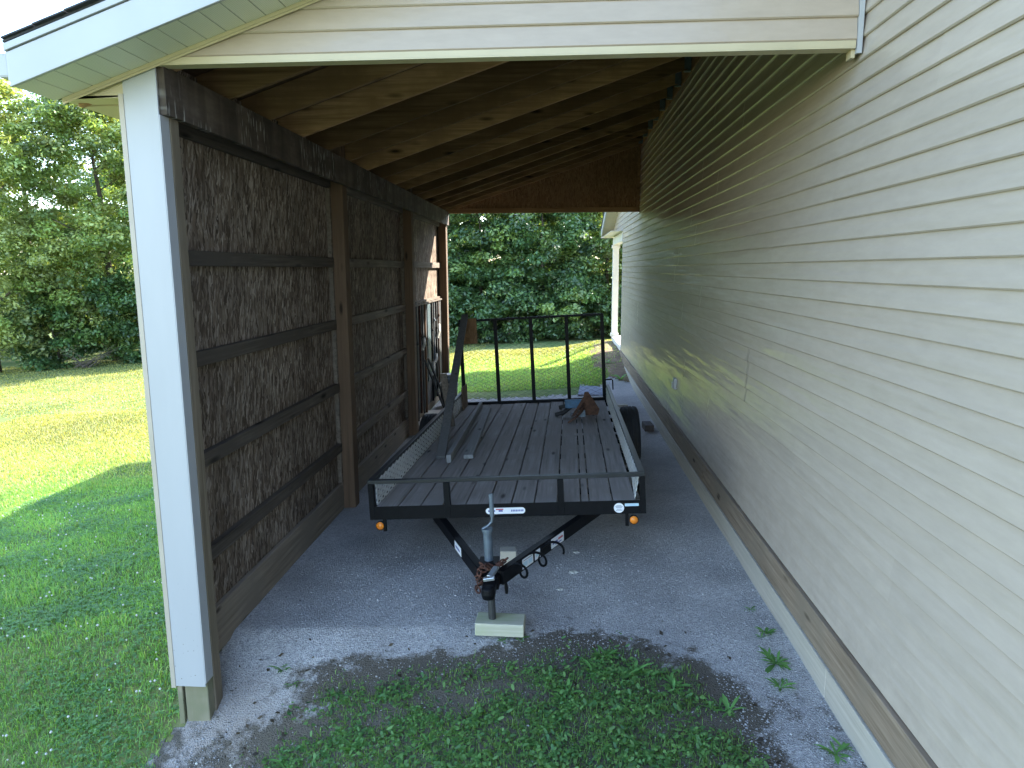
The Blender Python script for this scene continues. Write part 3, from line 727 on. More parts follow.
mb = MB(); mb.tube([(.075, -1.0, TZ-.02), (.08, -1.01, TZ-.07), (.08, -1.01, TZ-.105)], [.006, .012, .009], 8); shift(tb(mb, 'chain_hook', 'black'))
# wiring pigtail looped round the right rail
mb = MB()
pts = []
for t in np.linspace(0, 1, 40):
    y = -.86+.42*t; x = .12+.26*t
    pts.append((x+.05*math.sin(t*15), y+.03*math.cos(t*15), TZ+.05*math.cos(t*15)-.01))
mb.tube(pts, .008, 6); tb(mb, 'wiring_lead', 'black', smooth=True)
# jack
jk = MB(); J0 = Vector((.0, -.90, .0)); 
jk.tube([(.0, -.90, -.1), (.0, -.90, .165)], .028, 16); jo = shift(tb(jk, 'jack', 'galv', smooth=False), .13); jo.location.x -= .035
mb = MB(); mb.tube([(.0, -.9, -.40), (.0, -.9, -.101)], .024, 14); mb.build('inner_tube', M['black_worn'], jo)
mb = MB(); mb.tube([(0, -.9, .166), (0, -.9, .185)], .035, 16); mb.tube([(-.03, -.9, .18), (.005, -.9, .20), (.03, -.9, .225), (.035, -.9, .26)], .0085, 8); mb.tube([(.035, -.9, .26), (.034, -.9, .40)], .014, 10); mb.build('crank', M['galv'], jo)
mb = MB(); mb.box(-.06, .06, -.96, -.84, TZ+.03, TZ+.043); mb.build('mount_plate', M['black'], jo)
# amber markers
for x in (-.937, .914):
    mb = MB(); mb.lathe([(.0, .034), (-.018, .034), (-.02, .03)], 'y', 20, (x, .045, -.055)); mb.box(x+.02 if x < 0 else x-.06, x+.045 if x < 0 else x-.035, .03, .05, -.1, 0); ob = tb(mb, 'marker_light', 'black')
    mb = MB(); mb.lathe([(-.0205, .029), (-.03, .024), (-.034, .0)], 'y', 20, (x, .045, -.055)); mb.build('lens', M['amber'], ob, smooth=True)
# stickers on the front frame and the tongue
def rrect(cx, cz, wd, hh, r=None, n=5):
    r = min(wd, hh)/2 if r is None else r; out = []
    for (sx, sz, a0) in ((1, 1, 0), (-1, 1, 90), (-1, -1, 180), (1, -1, 270)):
        for k in range(n+1):
            t = R(a0+90*k/n); out.append((cx+sx*(wd/2-r)+r*math.cos(t), cz+sz*(hh/2-r)+r*math.sin(t)))
    return out
FR = lambda u, v, w_: (u, w_, v)
mb = MB(); mb.prism(rrect(.0, .045, .285, .046), -.0012, -.0003, FR); st = tb(mb, 'oval_sticker', 'sticker')
mb = MB()
for u0, u1, hh in ((-.125, -.10, .014), (-.09, -.075, .012), (-.05, -.02, .013)): mb = MB(); mb.prism([(u0, .045-hh/2), (u1, .045-hh/2), (u1, .045+hh/2), (u0, .045+hh/2)], -.0018, -.0013, FR); mb.build('lettering', M['ink_blue'], st)
u = .04
while u < .125:
    mb = MB(); mb.prism([(u, .038), (u+.008, .038), (u+.009, .052), (u+.001, .052)], -.0018, -.0013, FR); mb.build('lettering', M['ink_blue'], st); u += .0115
mb = MB(); mb.prism([(-.07, .052), (-.015, .052), (-.015, .061), (-.07, .061)], -.0018, -.0013, FR); mb.build('lettering', M['ink_red'], st)
mb = MB(); mb.prism(rrect(.81, .045, .072, .072), -.0012, -.0003, FR); st = tb(mb, 'round_sticker', 'sticker')
mb = MB()
for z, l in ((.062, .018), (.055, .026), (.048, .02), (.036, .016), (.028, .024)): mb = MB(); mb.prism([(.81-l, z-.002), (.81+l, z-.002), (.81+l, z+.002), (.81-l, z+.002)], -.0018, -.0013, FR); mb.build('lettering', M['ink_grey'], st)
mb = MB(); mb.prism(rrect(.9, .066, .098, .02, .003), -.0012, -.0003, FR); tb(mb, 'strip_sticker', 'sticker_blue')
def tongue_sticker(s, t0, t1, hh, marks, nm):
    e = Vector(A if s < 0 else Bp); d = Vector((s*.045, -.94, TZ))-e; ln = d.length; d.normalize()
    n_ = Vector((d.y, -d.x, 0)).normalized()
    if n_.y > 0: n_ = -n_
    fn = lambda u, v, w_: tuple(e+d*u+Vector((0, 0, v))+n_*(.025+w_))
    mb = MB(); mb.prism([(t0*ln, -hh/2), (t1*ln, -hh/2), (t1*ln, hh/2), (t0*ln, hh/2)], .0006, .0014, fn); so_ = tb(mb, nm, 'sticker')
    for (a, b, c, d2, mt) in marks:
        mb = MB(); mb.prism([(t0*ln+(t1-t0)*ln*a, -hh/2+hh*c), (t0*ln+(t1-t0)*ln*b, -hh/2+hh*c), (t0*ln+(t1-t0)*ln*b, -hh/2+hh*d2), (t0*ln+(t1-t0)*ln*a, -hh/2+hh*d2)], .0016, .0022, fn); mb.build('lettering', M[mt], so_)
tongue_sticker(1, .46, .585, .066, [(.08, .45, .5, .7, 'ink_red'), (.5, .9, .35, .6, 'ink_blue'), (.2, .7, .2, .3, 'ink_blue')], 'tongue_sticker')
tongue_sticker(1, .69, .738, .06, [(.2, .8, .3, .7, 'sticker_blue')], 'warning_sticker')
tongue_sticker(1, .754, .846, .062, [(.1, .45, .2, .65, 'sticker_blue'), (.55, .95, .2, .65, 'sticker_blue'), (.1, .9, .78, .86, 'ink_grey')], 'warning_sticker')
tongue_sticker(-1, .554, .677, .06, [(.15, .8, .35, .6, 'ink_blue')], 'tongue_sticker')

# ------------------------------------------------------------------ loose things
def world_obj(mb, name, mat, Mx, label, cat, group=None, **k):
    o = mb.build(name, M[mat], None, **k); o.matrix_world = Mx; return tag(o, label, cat, group)
def on_trailer(x, y, z, rz=0): return TM @ Matrix.Translation((x, y, z)) @ Matrix.Rotation(rz, 4, 'Z')
# two boards lying on the deck
mb = MB(); mb.box(-.022, .022, 0, 3.0, 0, .075); world_obj(mb, 'loose_board', 'loose', on_trailer(-.63, 1.28, .094, .028), 'grey board standing on its narrow edge along the trailer deck, nearest the leaning plank', 'board', 'boards lying on the trailer deck', bevel=.004)
mb = MB(); mb.box(-.045, .045, 0, 2.72, 0, .038); world_obj(mb, 'loose_board', 'loose', on_trailer(-.47, 1.42, .094, .05), 'grey board lying flat on the trailer deck beside the one on edge', 'board', 'boards lying on the trailer deck', bevel=.004)
# plank leaning on the gate
a = TM @ Vector((-.73, 1.42, .095)); b = TM @ Vector((-.905, TL+.02, 1.30))
mb = MB(); mb.bar((0, 0, .019), tuple((b-a)+Vector((0, 0, .019))), .088, .034, up=(0, -.3, 1)); o = world_obj(mb, 'leaning_plank', 'lean', Matrix.Translation(a), 'long dark plank leaning up from the deck onto the corner of the raised gate', 'plank', bevel=.004)
# square of strand board on the gate
mb = MB(); mb.box(-.17, .03, -.012, 0, -.34, 0)
world_obj(mb, 'board_offcut', 'osb_in', on_trailer(-.78, TL+.002, 1.27), 'square brown board offcut fixed high on the gate corner behind the plank', 'board')
# panel standing at the rear left corner
mb = MB(); mb.box(-.006, .008, 0, .42, 0, .30)
world_obj(mb, 'standing_panel', 'post_wood', on_trailer(-.93, 4.1, .094), 'short brown panel standing upright at the rear corner of the trailer deck', 'panel')
mb = MB(); mb.box(-.04, .04, -.012, .012, 0, .62)
world_obj(mb, 'upright_board', 'girt', on_trailer(-.90, 3.05, .094) @ Matrix.Rotation(-.10, 4, 'Y'), 'short upright board leaning inside the mesh side of the trailer', 'board', bevel=.003)
# implement: blue beam, rusty wedge, pipe and rod
imp = empty('farm_implement', (0, 0, 0), 'rusty plough piece with a blue beam lying near the rear of the trailer deck', 'plough')
imp.matrix_world = on_trailer(.56, 3.38, .094) @ Matrix.Scale(.74, 4)
mb = MB(); mb.box(-.20, .14, .10, .2, .12, .25); mb.box(-.205, .145, .085, .105, .235, .262); mb.build('beam', M['blue'], imp, bevel=.006)
mb = MB(); mb.prism([(.0, .0), (.30, .0), (.33, .1), (.16, .40), (.10, .40)], .06, .075, lambda u, v, w_: (u+.02, w_-.35*v+.02, v)); mb.prism([(.13, .40), (.17, .38), (-.06, .02), (-.13, .0)], -.02, .005, lambda u, v, w_: (u+.02, w_-.12*v, v)); mb.build('blade', M['rust2'], imp, bevel=.004)
mb = MB(); mb.tube([(-.36, .05, .035), (-.24, .1, .05), (-.12, .16, .12), (-.05, .24, .15)], [.03, .035, .03, .02], 10); mb.tube([(-.3, .2, .12), (-.16, .22, .15)], .035, 10); mb.build('pipe', M['dark'], imp, smooth=True)
mb = MB(); mb.tube([(-.15, -.55, .015), (-.02, -.3, .05), (.06, -.12, .11), (.1, 0, .2)], [.012, .02, .026, .02], 8); mb.tube([(.02, .02, .02), (.06, .0, .16)], .02, 8); mb.build('shank', M['rust2'], imp, smooth=True)
mb = MB(); mb.tube([(-.12, .18, .01), (.0, .05, .08)], .01, 6); mb.tube([(-.1, .0, .01), (.08, .16, .1)], .012, 6); mb.box(.02, .12, -.04, .03, .0, .10); mb.build('bracket', M['galv'], imp)
# wood blocks
jf = TM @ Vector((-.035, -.77, -.40))
mb = MB(); mb.box(-.085, .215, -.075, .075, 0, .08)
bz = jf.z-.08+.006
world_obj(mb, 'wood_block', 'block', Matrix.Translation((jf.x-.015, jf.y, bz)) @ Matrix.Rotation(-.03, 4, 'Z'), 'mossy pale timber block on the gravel under the trailer jack foot', 'wood block', 'timber blocks on the gravel', bevel=.005)
JB = (jf.x, jf.y, bz)
bx, by = 1.60, 1.42
mb = MB(); mb.box(-.06, .06, -.05, .05, 0, .19)
world_obj(mb, 'wood_block', 'skirt_pale', Matrix.Translation((bx+.03, by, float(gz(bx, by))-.005)) @ Matrix.Rotation(.06, 4, 'Z'), 'square end-grain timber block standing behind the jack under the tongue', 'wood block', 'timber blocks on the gravel', bevel=.005)
# paver, brick, pale offcut
mb = MB(); mb.box(-.22, .22, -.55, .55, 0, .03)
world_obj(mb, 'paving_slab', 'concrete', Matrix.Translation((2.60, 9.15, float(gz(2.6, 9.15))-.005)) @ Matrix.Rotation(-.07, 4, 'Z'), 'bluish grey slab lying on the grass behind the trailer gate', 'slab', bevel=.006)
mb = MB(); mb.box(-.06, .06, -.14, .14, 0, .09)
world_obj(mb, 'masonry_block', 'brick', Matrix.Translation((3.22, 5.9, float(gz(3.2, 5.9))+.0)) @ Matrix.Rotation(.05, 4, 'Z'), 'small dark block on the gravel against the skirt board', 'block', bevel=.008)
mb = MB(); mb.box(-.08, .08, -.05, .05, 0, .025)
world_obj(mb, 'wood_offcut', 'skirt_pale', Matrix.Translation((3.02, 7.6, float(gz(3.0, 7.6))+.004)) @ Matrix.Rotation(.3, 4, 'Z'), 'small pale wood offcut on the gravel beyond the trailer wheel', 'offcut')
# flat stones in the gravel
for (px, py, s_, lb) in ((2.12, 1.38, .026, 'largest pale flat stone on the gravel, right of the tongue'), (2.02, 1.1, .018, 'smaller pale stone on the gravel just below the largest one'), (2.15, 1.75, .022, 'pale stone on the gravel under the trailer front corner')):
    bm_ = bmesh.new(); bmesh.ops.create_icosphere(bm_, subdivisions=2, radius=1)
    me = bpy.data.meshes.new('pebble')
    for v_ in bm_.verts:
        v_.co = Vector((v_.co.x*s_*1.35, v_.co.y*s_, v_.co.z*s_*.5))*(1+.18*math.sin(v_.co.x*5+v_.co.y*4))
    bm_.to_mesh(me); bm_.free(); me.materials.append(M['bucket']); o = bpy.data.objects.new('pebble', me); COL.objects.link(o); o.location = (px, py, float(gz(px, py))+s_*.3)
    tag(o, lb, 'stone', 'pale stones on the gravel')
# tools and rods in the last bay
sh = empty('tool_rack', (-.08, 7.5, 1.62), 'slim ledge on the far end of the timber wall holding a row of rods', 'rack')
mb = MB(); mb.box(-.02, .015, -1.0, 1.35, .0, .025); mb.build('ledge', M['girt'], sh, bevel=.003)
mb = MB(); mb.box(-.022, -.012, -1.0, 1.35, -1.62, .0); mb.build('backboard', M['dark'], sh)
rods = [('dark steel rod hanging first in the rack, nearest the middle post', 6.62, 'black_worn', .017, .0), ('rust brown bar hanging second in the tool rack', 6.86, 'rust', .02, .1), ('thin dark bar hanging third in the tool rack', 7.08, 'black_worn', .016, .05), ('brown wooden handle hanging left of the blue board in the rack', 7.28, 'handle', .02, .0),
        ('black bar hanging just right of the blue board in the rack', 7.86, 'black', .02, .1), ('grey bar hanging second right of the blue board', 8.08, 'galv', .014, .25), ('black bar hanging third right of the blue board', 8.28, 'black', .018, .1), ('rusty brown bar hanging last in the rack near the corner post', 8.5, 'rust', .016, .3)]
for lb, y, mt, r_, up_ in rods:
    mb = MB(); zb = float(gz(-.1, y))+.02+up_
    mb.tube([(0, 0, zb), (0, .01, 1.60)], r_, 8); mb.tube([(-.0, 0, 1.05+up_), (.02, .0, 1.0+up_)], r_*1.3, 8)
    world_obj(mb, 'hanging_bar', mt, Matrix.Translation((-.085, y, .05)) , lb, 'bar', 'bars and rods hanging in the tool rack')
mb = MB(); mb.box(-.012, .006, 0, .26, .35, 1.58); world_obj(mb, 'painted_board', 'teal', Matrix.Translation((-.085, 7.5, .02)), 'dull blue board standing among the hanging bars', 'board', bevel=.003)
mb = MB(); mb.box(-.012, .006, 0, .55, .0, .75); world_obj(mb, 'painted_board', 'teal', Matrix.Translation((-.11, 7.4, -.02)), 'lower blue panel standing on the ground behind the hanging bars', 'board', bevel=.003)
for yy, lb in ((6.35, 'dark rod leaning out from the wall base, nearer of two'), (6.62, 'dark rod leaning out from the wall base, farther of two')):
    mb = MB(); mb.tube([(0, 0, 0), (-.30, -.35, 1.0)], .016, 8); world_obj(mb, 'leaning_rod', 'black_worn', Matrix.Translation((.33, yy+.6, float(gz(.33, yy))+.0)), lb, 'rod', 'rods leaning on the timber wall')
for y, z0, l, lb in ((6.95, .95, .16, 'pale strap hooked on the hanging bars on the left'), (7.7, .45, .2, 'pale white strap low across the blue panel'), (8.3, 1.0, .22, 'pale wooden handle slanting beside the corner post'), (8.0, .62, .12, 'small white cup hung beside the corner post')):
    mb = MB(); mb.tube([(.0, -.08, 0), (.02, .0, l*.5), (.0, .1, l)], .024, 8); world_obj(mb, 'hanging_strap', 'bucket', Matrix.Translation((-.055, y, z0)), lb, 'strap', 'pale odds and ends on the tool rack')
bk = empty('bucket', (.12, 8.25, float(gz(.1, 8.25))), 'dark bucket with a pale lid standing by the far corner post', 'bucket')
mb = MB(); mb.lathe([(0, 0), (0, .13), (.36, .155), (.36, .14)], 'z', 20); mb.build('body', M['dark'], bk, smooth=True)
mb = MB(); mb.lathe([(.361, .0), (.361, .165), (.395, .165), (.40, .15), (.405, 0)], 'z', 20); mb.build('lid', M['bucket'], bk)
bk = empty('bucket', (.12, 8.25, bk.location.z+.406), 'small grey pot standing on top of the lidded bucket', 'pot')
mb = MB(); mb.lathe([(0, 0), (0, .10), (.13, .12), (.13, .105)], 'z', 20); mb.build('body', M['galv'], bk, smooth=True)
mb = MB(); mb.lathe([(.131, .125), (.15, .125), (.151, .1), (.152, 0)], 'z', 20); mb.build('lid', M['bucket'], bk)
mb = MB(); mb.box(0, .28, 0, 1.1, 0, .09); world_obj(mb, 'pale_timber', 'skirt_pale', Matrix.Translation((-.10, 6.35, float(gz(0, 7))+.0)), 'pale thick board on the ground along the far wall under the rods', 'board', bevel=.006)

# ------------------------------------------------------------------ grass, weeds, stones
def blades(pts, h, wdt, base_cols, tipf=1.2, lean=1.0):
    n = len(pts); ang = rng.random(n)*2*np.pi
    dirv = np.stack([np.cos(ang), np.sin(ang), np.zeros(n)], 1); sidev = np.stack([-np.sin(ang), np.cos(ang), np.zeros(n)], 1)
    ln = (lean*rng.random(n)**.8)[:, None]; hh = h[:, None]
    up = np.array([[0, 0, 1.0]])
    mid = pts+dirv*hh*ln*.35+up*hh*.6; tip = pts+dirv*hh*ln+up*hh*(1-.35*ln)
    w0 = sidev*wdt[:, None]*.5
    V = np.stack([pts-w0, pts+w0, mid+w0*.75, mid-w0*.75, tip], 1).reshape(-1, 3)
    i = np.arange(n)*5
    Q = np.stack([i, i+1, i+2, i+3], 1); T = np.stack([i+3, i+2, i+4], 1)
    C = np.stack([base_cols*.7, base_cols*.7, base_cols, base_cols, np.minimum(base_cols*tipf, 1)], 1).reshape(-1, 3)
    return V, Q, T, C
G1 = np.array([.095, .20, .05]); G2 = np.array([.19, .33, .065]); G3 = np.array([.42, .42, .13]); G4 = np.array([.05, .15, .06])
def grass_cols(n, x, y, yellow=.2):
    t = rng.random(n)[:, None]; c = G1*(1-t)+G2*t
    dry = sstep(5.0, 9.5, y)[:, None]*sstep(1.5, -2.0, x)[:, None] if False else sstep(4.4, 8.0, y-np.where(x > -1.8, 8.0, 0))[:, None]  # sunlit zone of the lawn: its yellow light painted into the blade colour
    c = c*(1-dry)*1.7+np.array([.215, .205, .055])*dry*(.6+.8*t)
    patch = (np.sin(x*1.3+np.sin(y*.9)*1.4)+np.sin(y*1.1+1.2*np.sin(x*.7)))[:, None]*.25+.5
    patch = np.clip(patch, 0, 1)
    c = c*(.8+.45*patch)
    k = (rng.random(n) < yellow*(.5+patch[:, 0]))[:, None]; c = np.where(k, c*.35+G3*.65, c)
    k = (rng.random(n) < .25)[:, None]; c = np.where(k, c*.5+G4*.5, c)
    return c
def in_struct(x, y):
    return ((x > -.2) & (x < 3.5) & (y > .62) & (y < 9.5)) | ((x > 3.36) & (y < 15.1)) 
def scatter(n, x0, x1, y0, y1): return rng.uniform(x0, x1, n), rng.uniform(y0, y1, n)
allV, allQ, allT, allC = [], [], [], []; off = 0
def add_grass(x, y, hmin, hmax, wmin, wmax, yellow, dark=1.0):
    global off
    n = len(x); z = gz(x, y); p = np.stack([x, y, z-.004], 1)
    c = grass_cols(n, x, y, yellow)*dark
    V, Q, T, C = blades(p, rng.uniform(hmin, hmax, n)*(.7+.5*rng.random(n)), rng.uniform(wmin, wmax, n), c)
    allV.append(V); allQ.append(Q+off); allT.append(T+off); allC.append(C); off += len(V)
# left lawn near (clumped)
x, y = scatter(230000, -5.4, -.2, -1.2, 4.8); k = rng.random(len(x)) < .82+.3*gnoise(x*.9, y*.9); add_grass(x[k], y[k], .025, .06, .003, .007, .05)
# yellower coarse tufts
for _ in range(520):
    cx_, cy_ = rng.uniform(-5, -.35), rng.uniform(-.6, 6.5)
    if gnoise(cx_*.7+2, cy_*.7) < .0: continue
    n = rng.integers(10, 34); x = rng.normal(cx_, .05, n); y = rng.normal(cy_, .05, n)
    m_ = x < -.22; add_grass(x[m_], y[m_], .05, .10, .004, .008, .25)
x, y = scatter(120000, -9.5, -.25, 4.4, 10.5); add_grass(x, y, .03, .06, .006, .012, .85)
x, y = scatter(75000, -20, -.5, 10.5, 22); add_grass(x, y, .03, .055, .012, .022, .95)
# rear lawn
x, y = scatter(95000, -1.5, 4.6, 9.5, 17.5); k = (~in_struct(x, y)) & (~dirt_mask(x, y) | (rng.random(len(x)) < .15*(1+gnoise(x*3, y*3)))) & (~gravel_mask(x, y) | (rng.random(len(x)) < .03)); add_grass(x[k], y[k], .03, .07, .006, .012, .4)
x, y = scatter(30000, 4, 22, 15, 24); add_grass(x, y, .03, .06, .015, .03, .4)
# front apron grass: dense at the camera, thinning over the gravel
x, y = scatter(120000, -.6, 3.33, -1.6, .75)
edge = np.interp(x, [-.6, -.3, .0, .22, .35, .6, .9, 1.5, 1.9, 2.4, 2.75, 2.95, 3.33], [-.5, -.46, -.38, -.27, -.18, .10, .26, .2, .26, .38, -.05, -.7, -1.2])
d = edge-y+.10*gnoise(x*1.9, y*1.9)+.07*gnoise(x*6, y*5)
bare = np.exp(-(((x-1.5)/.34)**2+((y+.06)/.16)**2))+np.exp(-(((x-2.75)/.28)**2+((y+.42)/.10)**2))+.8*np.exp(-(((x-2.1)/.3)**2+((y-.1)/.1)**2))+np.exp(-(((x-.12)/.2)**2+((y+.22)/.1)**2))
k = (rng.random(len(x)) < np.clip(d*3.6+.12, 0, 1)*(1-.9*np.clip(bare, 0, 1))) & (y < edge+.3)
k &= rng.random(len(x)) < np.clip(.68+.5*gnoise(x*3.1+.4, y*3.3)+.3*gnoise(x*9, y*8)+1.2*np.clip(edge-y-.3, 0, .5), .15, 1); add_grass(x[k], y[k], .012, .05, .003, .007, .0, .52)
FRONT = (edge, bare)
V = np.concatenate(allV); o = np_mesh('grass', V, [np.concatenate(allQ), np.concatenate(allT)], M['grass'], np.concatenate(allC))
tag(o, 'short green grass of the lawn and the weedy apron', 'grass', kind='stuff')

def leaf_disc(cen, nrm_tilt, rad, cols, nseg=5, elong=1.0):
    """little round leaves; cen (n,3)"""
    n = len(cen); a = rng.random(n)*2*np.pi; ti = nrm_tilt
    d1 = np.stack([np.cos(a), np.sin(a), ti*np.cos(a*3)], 1); d2 = np.stack([-np.sin(a), np.cos(a), ti*np.sin(a*2+1)], 1)
    vs_ = []
    for k in range(nseg):
        t = 2*np.pi*k/nseg; vs_.append(cen+(d1*np.cos(t)*elong+d2*np.sin(t))*rad[:, None])
    V = np.stack(vs_, 1).reshape(-1, 3); F = (np.arange(n)*nseg)[:, None]+np.arange(nseg)[None]
    return V, F, np.repeat(cols, nseg, 0)
# clover
def clover(x, y, h, r):
    n = len(x); z = gz(x, y)+h
    cs = []; Vs = []; Fs = []; o_ = 0
    a0 = rng.random(n)*2*np.pi; t = rng.random(n)[:, None]
    base = np.array([.075, .19, .06])*(1-t)+np.array([.16, .31, .09])*t
    for k in range(3):
        a = a0+k*2.094; c = np.stack([x+np.cos(a)*r*.95, y+np.sin(a)*r*.95, z+rng.normal(0, .003, n)], 1)
        V, F, C = leaf_disc(c, .35, r*rng.uniform(.8, 1.1, n), base*(rng.uniform(.85, 1.15, n)[:, None]))
        Vs.append(V); Fs.append(F+o_); cs.append(C); o_ += len(V)
    return np.concatenate(Vs), np.concatenate(Fs), np.concatenate(cs)
x, y = scatter(60000, -4.2, -.22, -1.2, 4.2); k = rng.random(len(x)) < np.clip(.38+.6*gnoise(x*1.1+1, y*1.1), .04, 1)
xa, ya = x[k], y[k]
x, y = scatter(34000, -.5, 3.3, -1.3, .55); e2 = np.interp(x, [-.6, -.3, .0, .22, .35, .6, .9, 1.5, 1.9, 2.4, 2.75, 2.95, 3.33], [-.5, -.46, -.38, -.27, -.18, .10, .26, .2, .26, .38, -.05, -.7, -1.2])
b2 = np.exp(-(((x-1.5)/.34)**2+((y+.06)/.16)**2))+np.exp(-(((x-2.75)/.28)**2+((y+.42)/.10)**2))+np.exp(-(((x-.12)/.2)**2+((y+.22)/.1)**2))
k = rng.random(len(x)) < np.clip((e2-y+.2*gnoise(x*2+3, y*2))*2.2, 0, .85)*np.clip(.38+.6*gnoise(x*3.3, y*3.1+2)+.35*gnoise(x*8, y*9), .04, 1)*(1-np.clip(b2, 0, 1)*.9)
xa = np.concatenate([xa, x[k]]); ya = np.concatenate([ya, y[k]])
V, F, C = clover(xa, ya, rng.uniform(.012, .045, len(xa)), rng.uniform(.0045, .0095, len(xa)))
o = np_mesh('clover', V, [F], M['grass'], C); tag(o, 'low clover leaves spread through the lawn and gravel edge', 'clover', kind='stuff')
# broader leaves of plantain and dandelion mixed through the apron
x, y = scatter(10000, -.4, 3.1, -1.2, .55); e2 = np.interp(x, [-.6, -.3, .0, .22, .35, .6, .9, 1.5, 1.9, 2.4, 2.75, 2.95, 3.33], [-.5, -.46, -.38, -.27, -.18, .10, .26, .2, .26, .38, -.05, -.7, -1.2])
k = rng.random(len(x)) < np.clip((e2-y+.2*gnoise(x*2.7+1, y*2.5))*2.2, 0, .9)*np.clip(.45+.8*gnoise(x*4.1+2, y*3.7), .05, 1); x, y = x[k], y[k]; t = rng.random(len(x))[:, None]
V, F, C = leaf_disc(np.stack([x, y, gz(x, y)+rng.uniform(.012, .05, len(x))], 1), .55, rng.uniform(.004, .0085, len(x)), (np.array([.05, .145, .05])*(1-t)+np.array([.15, .28, .085])*t)*rng.uniform(.7, 1.2, (len(x), 1)), 6, 2.3)
o = np_mesh('broadleaf_weeds', V, [F], M['grass'], C); tag(o, 'low broad leaves mixed through the weedy apron in front of the gravel', 'weeds', kind='stuff')
# clover flowers
x, y = scatter(430, -4.5, -.3, -.7, 4.2); mbv, mbf = [], []
oct_v = np.array([[1, 0, 0], [-1, 0, 0], [0, 1, 0], [0, -1, 0], [0, 0, 1], [0, 0, -1]], float); oct_f = np.array([[0, 2, 4], [2, 1, 4], [1, 3, 4], [3, 0, 4], [2, 0, 5], [1, 2, 5], [3, 1, 5], [0, 3, 5]])
xx = np.concatenate([x, rng.uniform(.0, .6, 10)]); yy = np.concatenate([y, rng.uniform(-.55, -.2, 10)])
cen = np.stack([xx, yy, gz(xx, yy)+rng.uniform(.045, .075, len(xx))], 1); sc = rng.uniform(.006, .0105, len(xx))
V = (cen[:, None]+oct_v[None]*sc[:, None, None]).reshape(-1, 3); F = (np.arange(len(xx))*6)[:, None, None]+oct_f[None]
o = np_mesh('clover_flowers', V, [F.reshape(-1, 3)], M['clover_white']); tag(o, 'tiny white clover flowers dotted over the lawn', 'flowers', kind='stuff')

# gravel stones
x, y = scatter(75000, -.1, 3.36, -1.3, 5.0); k = gravel_mask(x, y) & (rng.random(len(x)) < np.clip(1.0-.45*y, 0, 1)*np.where((x > 2.85) | (x < .15), 1, np.clip(.12+(y-.1)*2.2, .1, 1))); x, y = x[k], y[k]
n = len(x); sc = rng.uniform(.0025, .0065, n)*(1+.8*(rng.random(n) < .06)); an = rng.random(n)*6.28
ov = oct_v*np.array([1, .75, .6]); ca, sa = np.cos(an), np.sin(an)
rot = np.stack([np.stack([ca, -sa, 0*ca], 1), np.stack([sa, ca, 0*ca], 1), np.stack([0*ca, 0*ca, 1+0*ca], 1)], 1)
jit = 1+rng.uniform(-.3, .3, (n, 6, 1))
V = np.einsum('nij,kj->nki', rot, ov)*jit*sc[:, None, None]+np.stack([x, y, gz(x, y)+.006+sc*.25], 1)[:, None]
F = (np.arange(n)*6)[:, None, None]+oct_f[None]
t = rng.random(n)[:, None]; cols = np.repeat(np.array([[.2, .195, .2]])*(1-t)+np.array([[.50, .49, .49]])*t, 6, 0)
def stone_mat():
    a = N('gravel_stone', .85, .25); at = a.n('ShaderNodeAttribute', attribute_name='col'); a.l(at.outputs['Color'], a.b.inputs['Base Color']); return a.m
o = np_mesh('gravel_stones', V.reshape(-1, 3), [F.reshape(-1, 3)], stone_mat(), cols); tag(o, 'loose crushed stones over the gravel floor', 'gravel stones', kind='stuff')

# broadleaf weeds: each plant a thing
def weed_mesh(rg, nl, L0):
    Vs, Fs, Cs = [], [], []; o_ = 0
    for k in range(nl):
        a = 2*math.pi*k/nl+rg.uniform(-.4, .4); l = L0*rg.uniform(.6, 1.1); wd = l*rg.uniform(.14, .24); el = rg.uniform(.25, 1.1)
        d = np.array([math.cos(a), math.sin(a), 0]); s = np.array([-math.sin(a), math.cos(a), 0])
        pts = []
        for t, ww in ((0, .12), (.35, .8), (.7, 1.0), (1, .05)):
            c = d*l*t*math.cos(el*(1-.55*t))+np.array([0, 0, l*(math.sin(el)*t-.35*t*t)]); pts += [c-s*wd*ww*.5+np.array([0, 0, .12*wd]), c, c+s*wd*ww*.5+np.array([0, 0, .12*wd])]
        Vs.append(np.array(pts))
        for i in range(3):
            for j in range(2): Fs.append([o_+i*3+j, o_+i*3+j+1, o_+(i+1)*3+j+1, o_+(i+1)*3+j])
        col = np.array([.11, .25, .07])*rg.uniform(.75, 1.5); Cs.append(np.repeat(col[None], 12, 0)); o_ += 12
    return np.concatenate(Vs), np.array(Fs), np.concatenate(Cs)
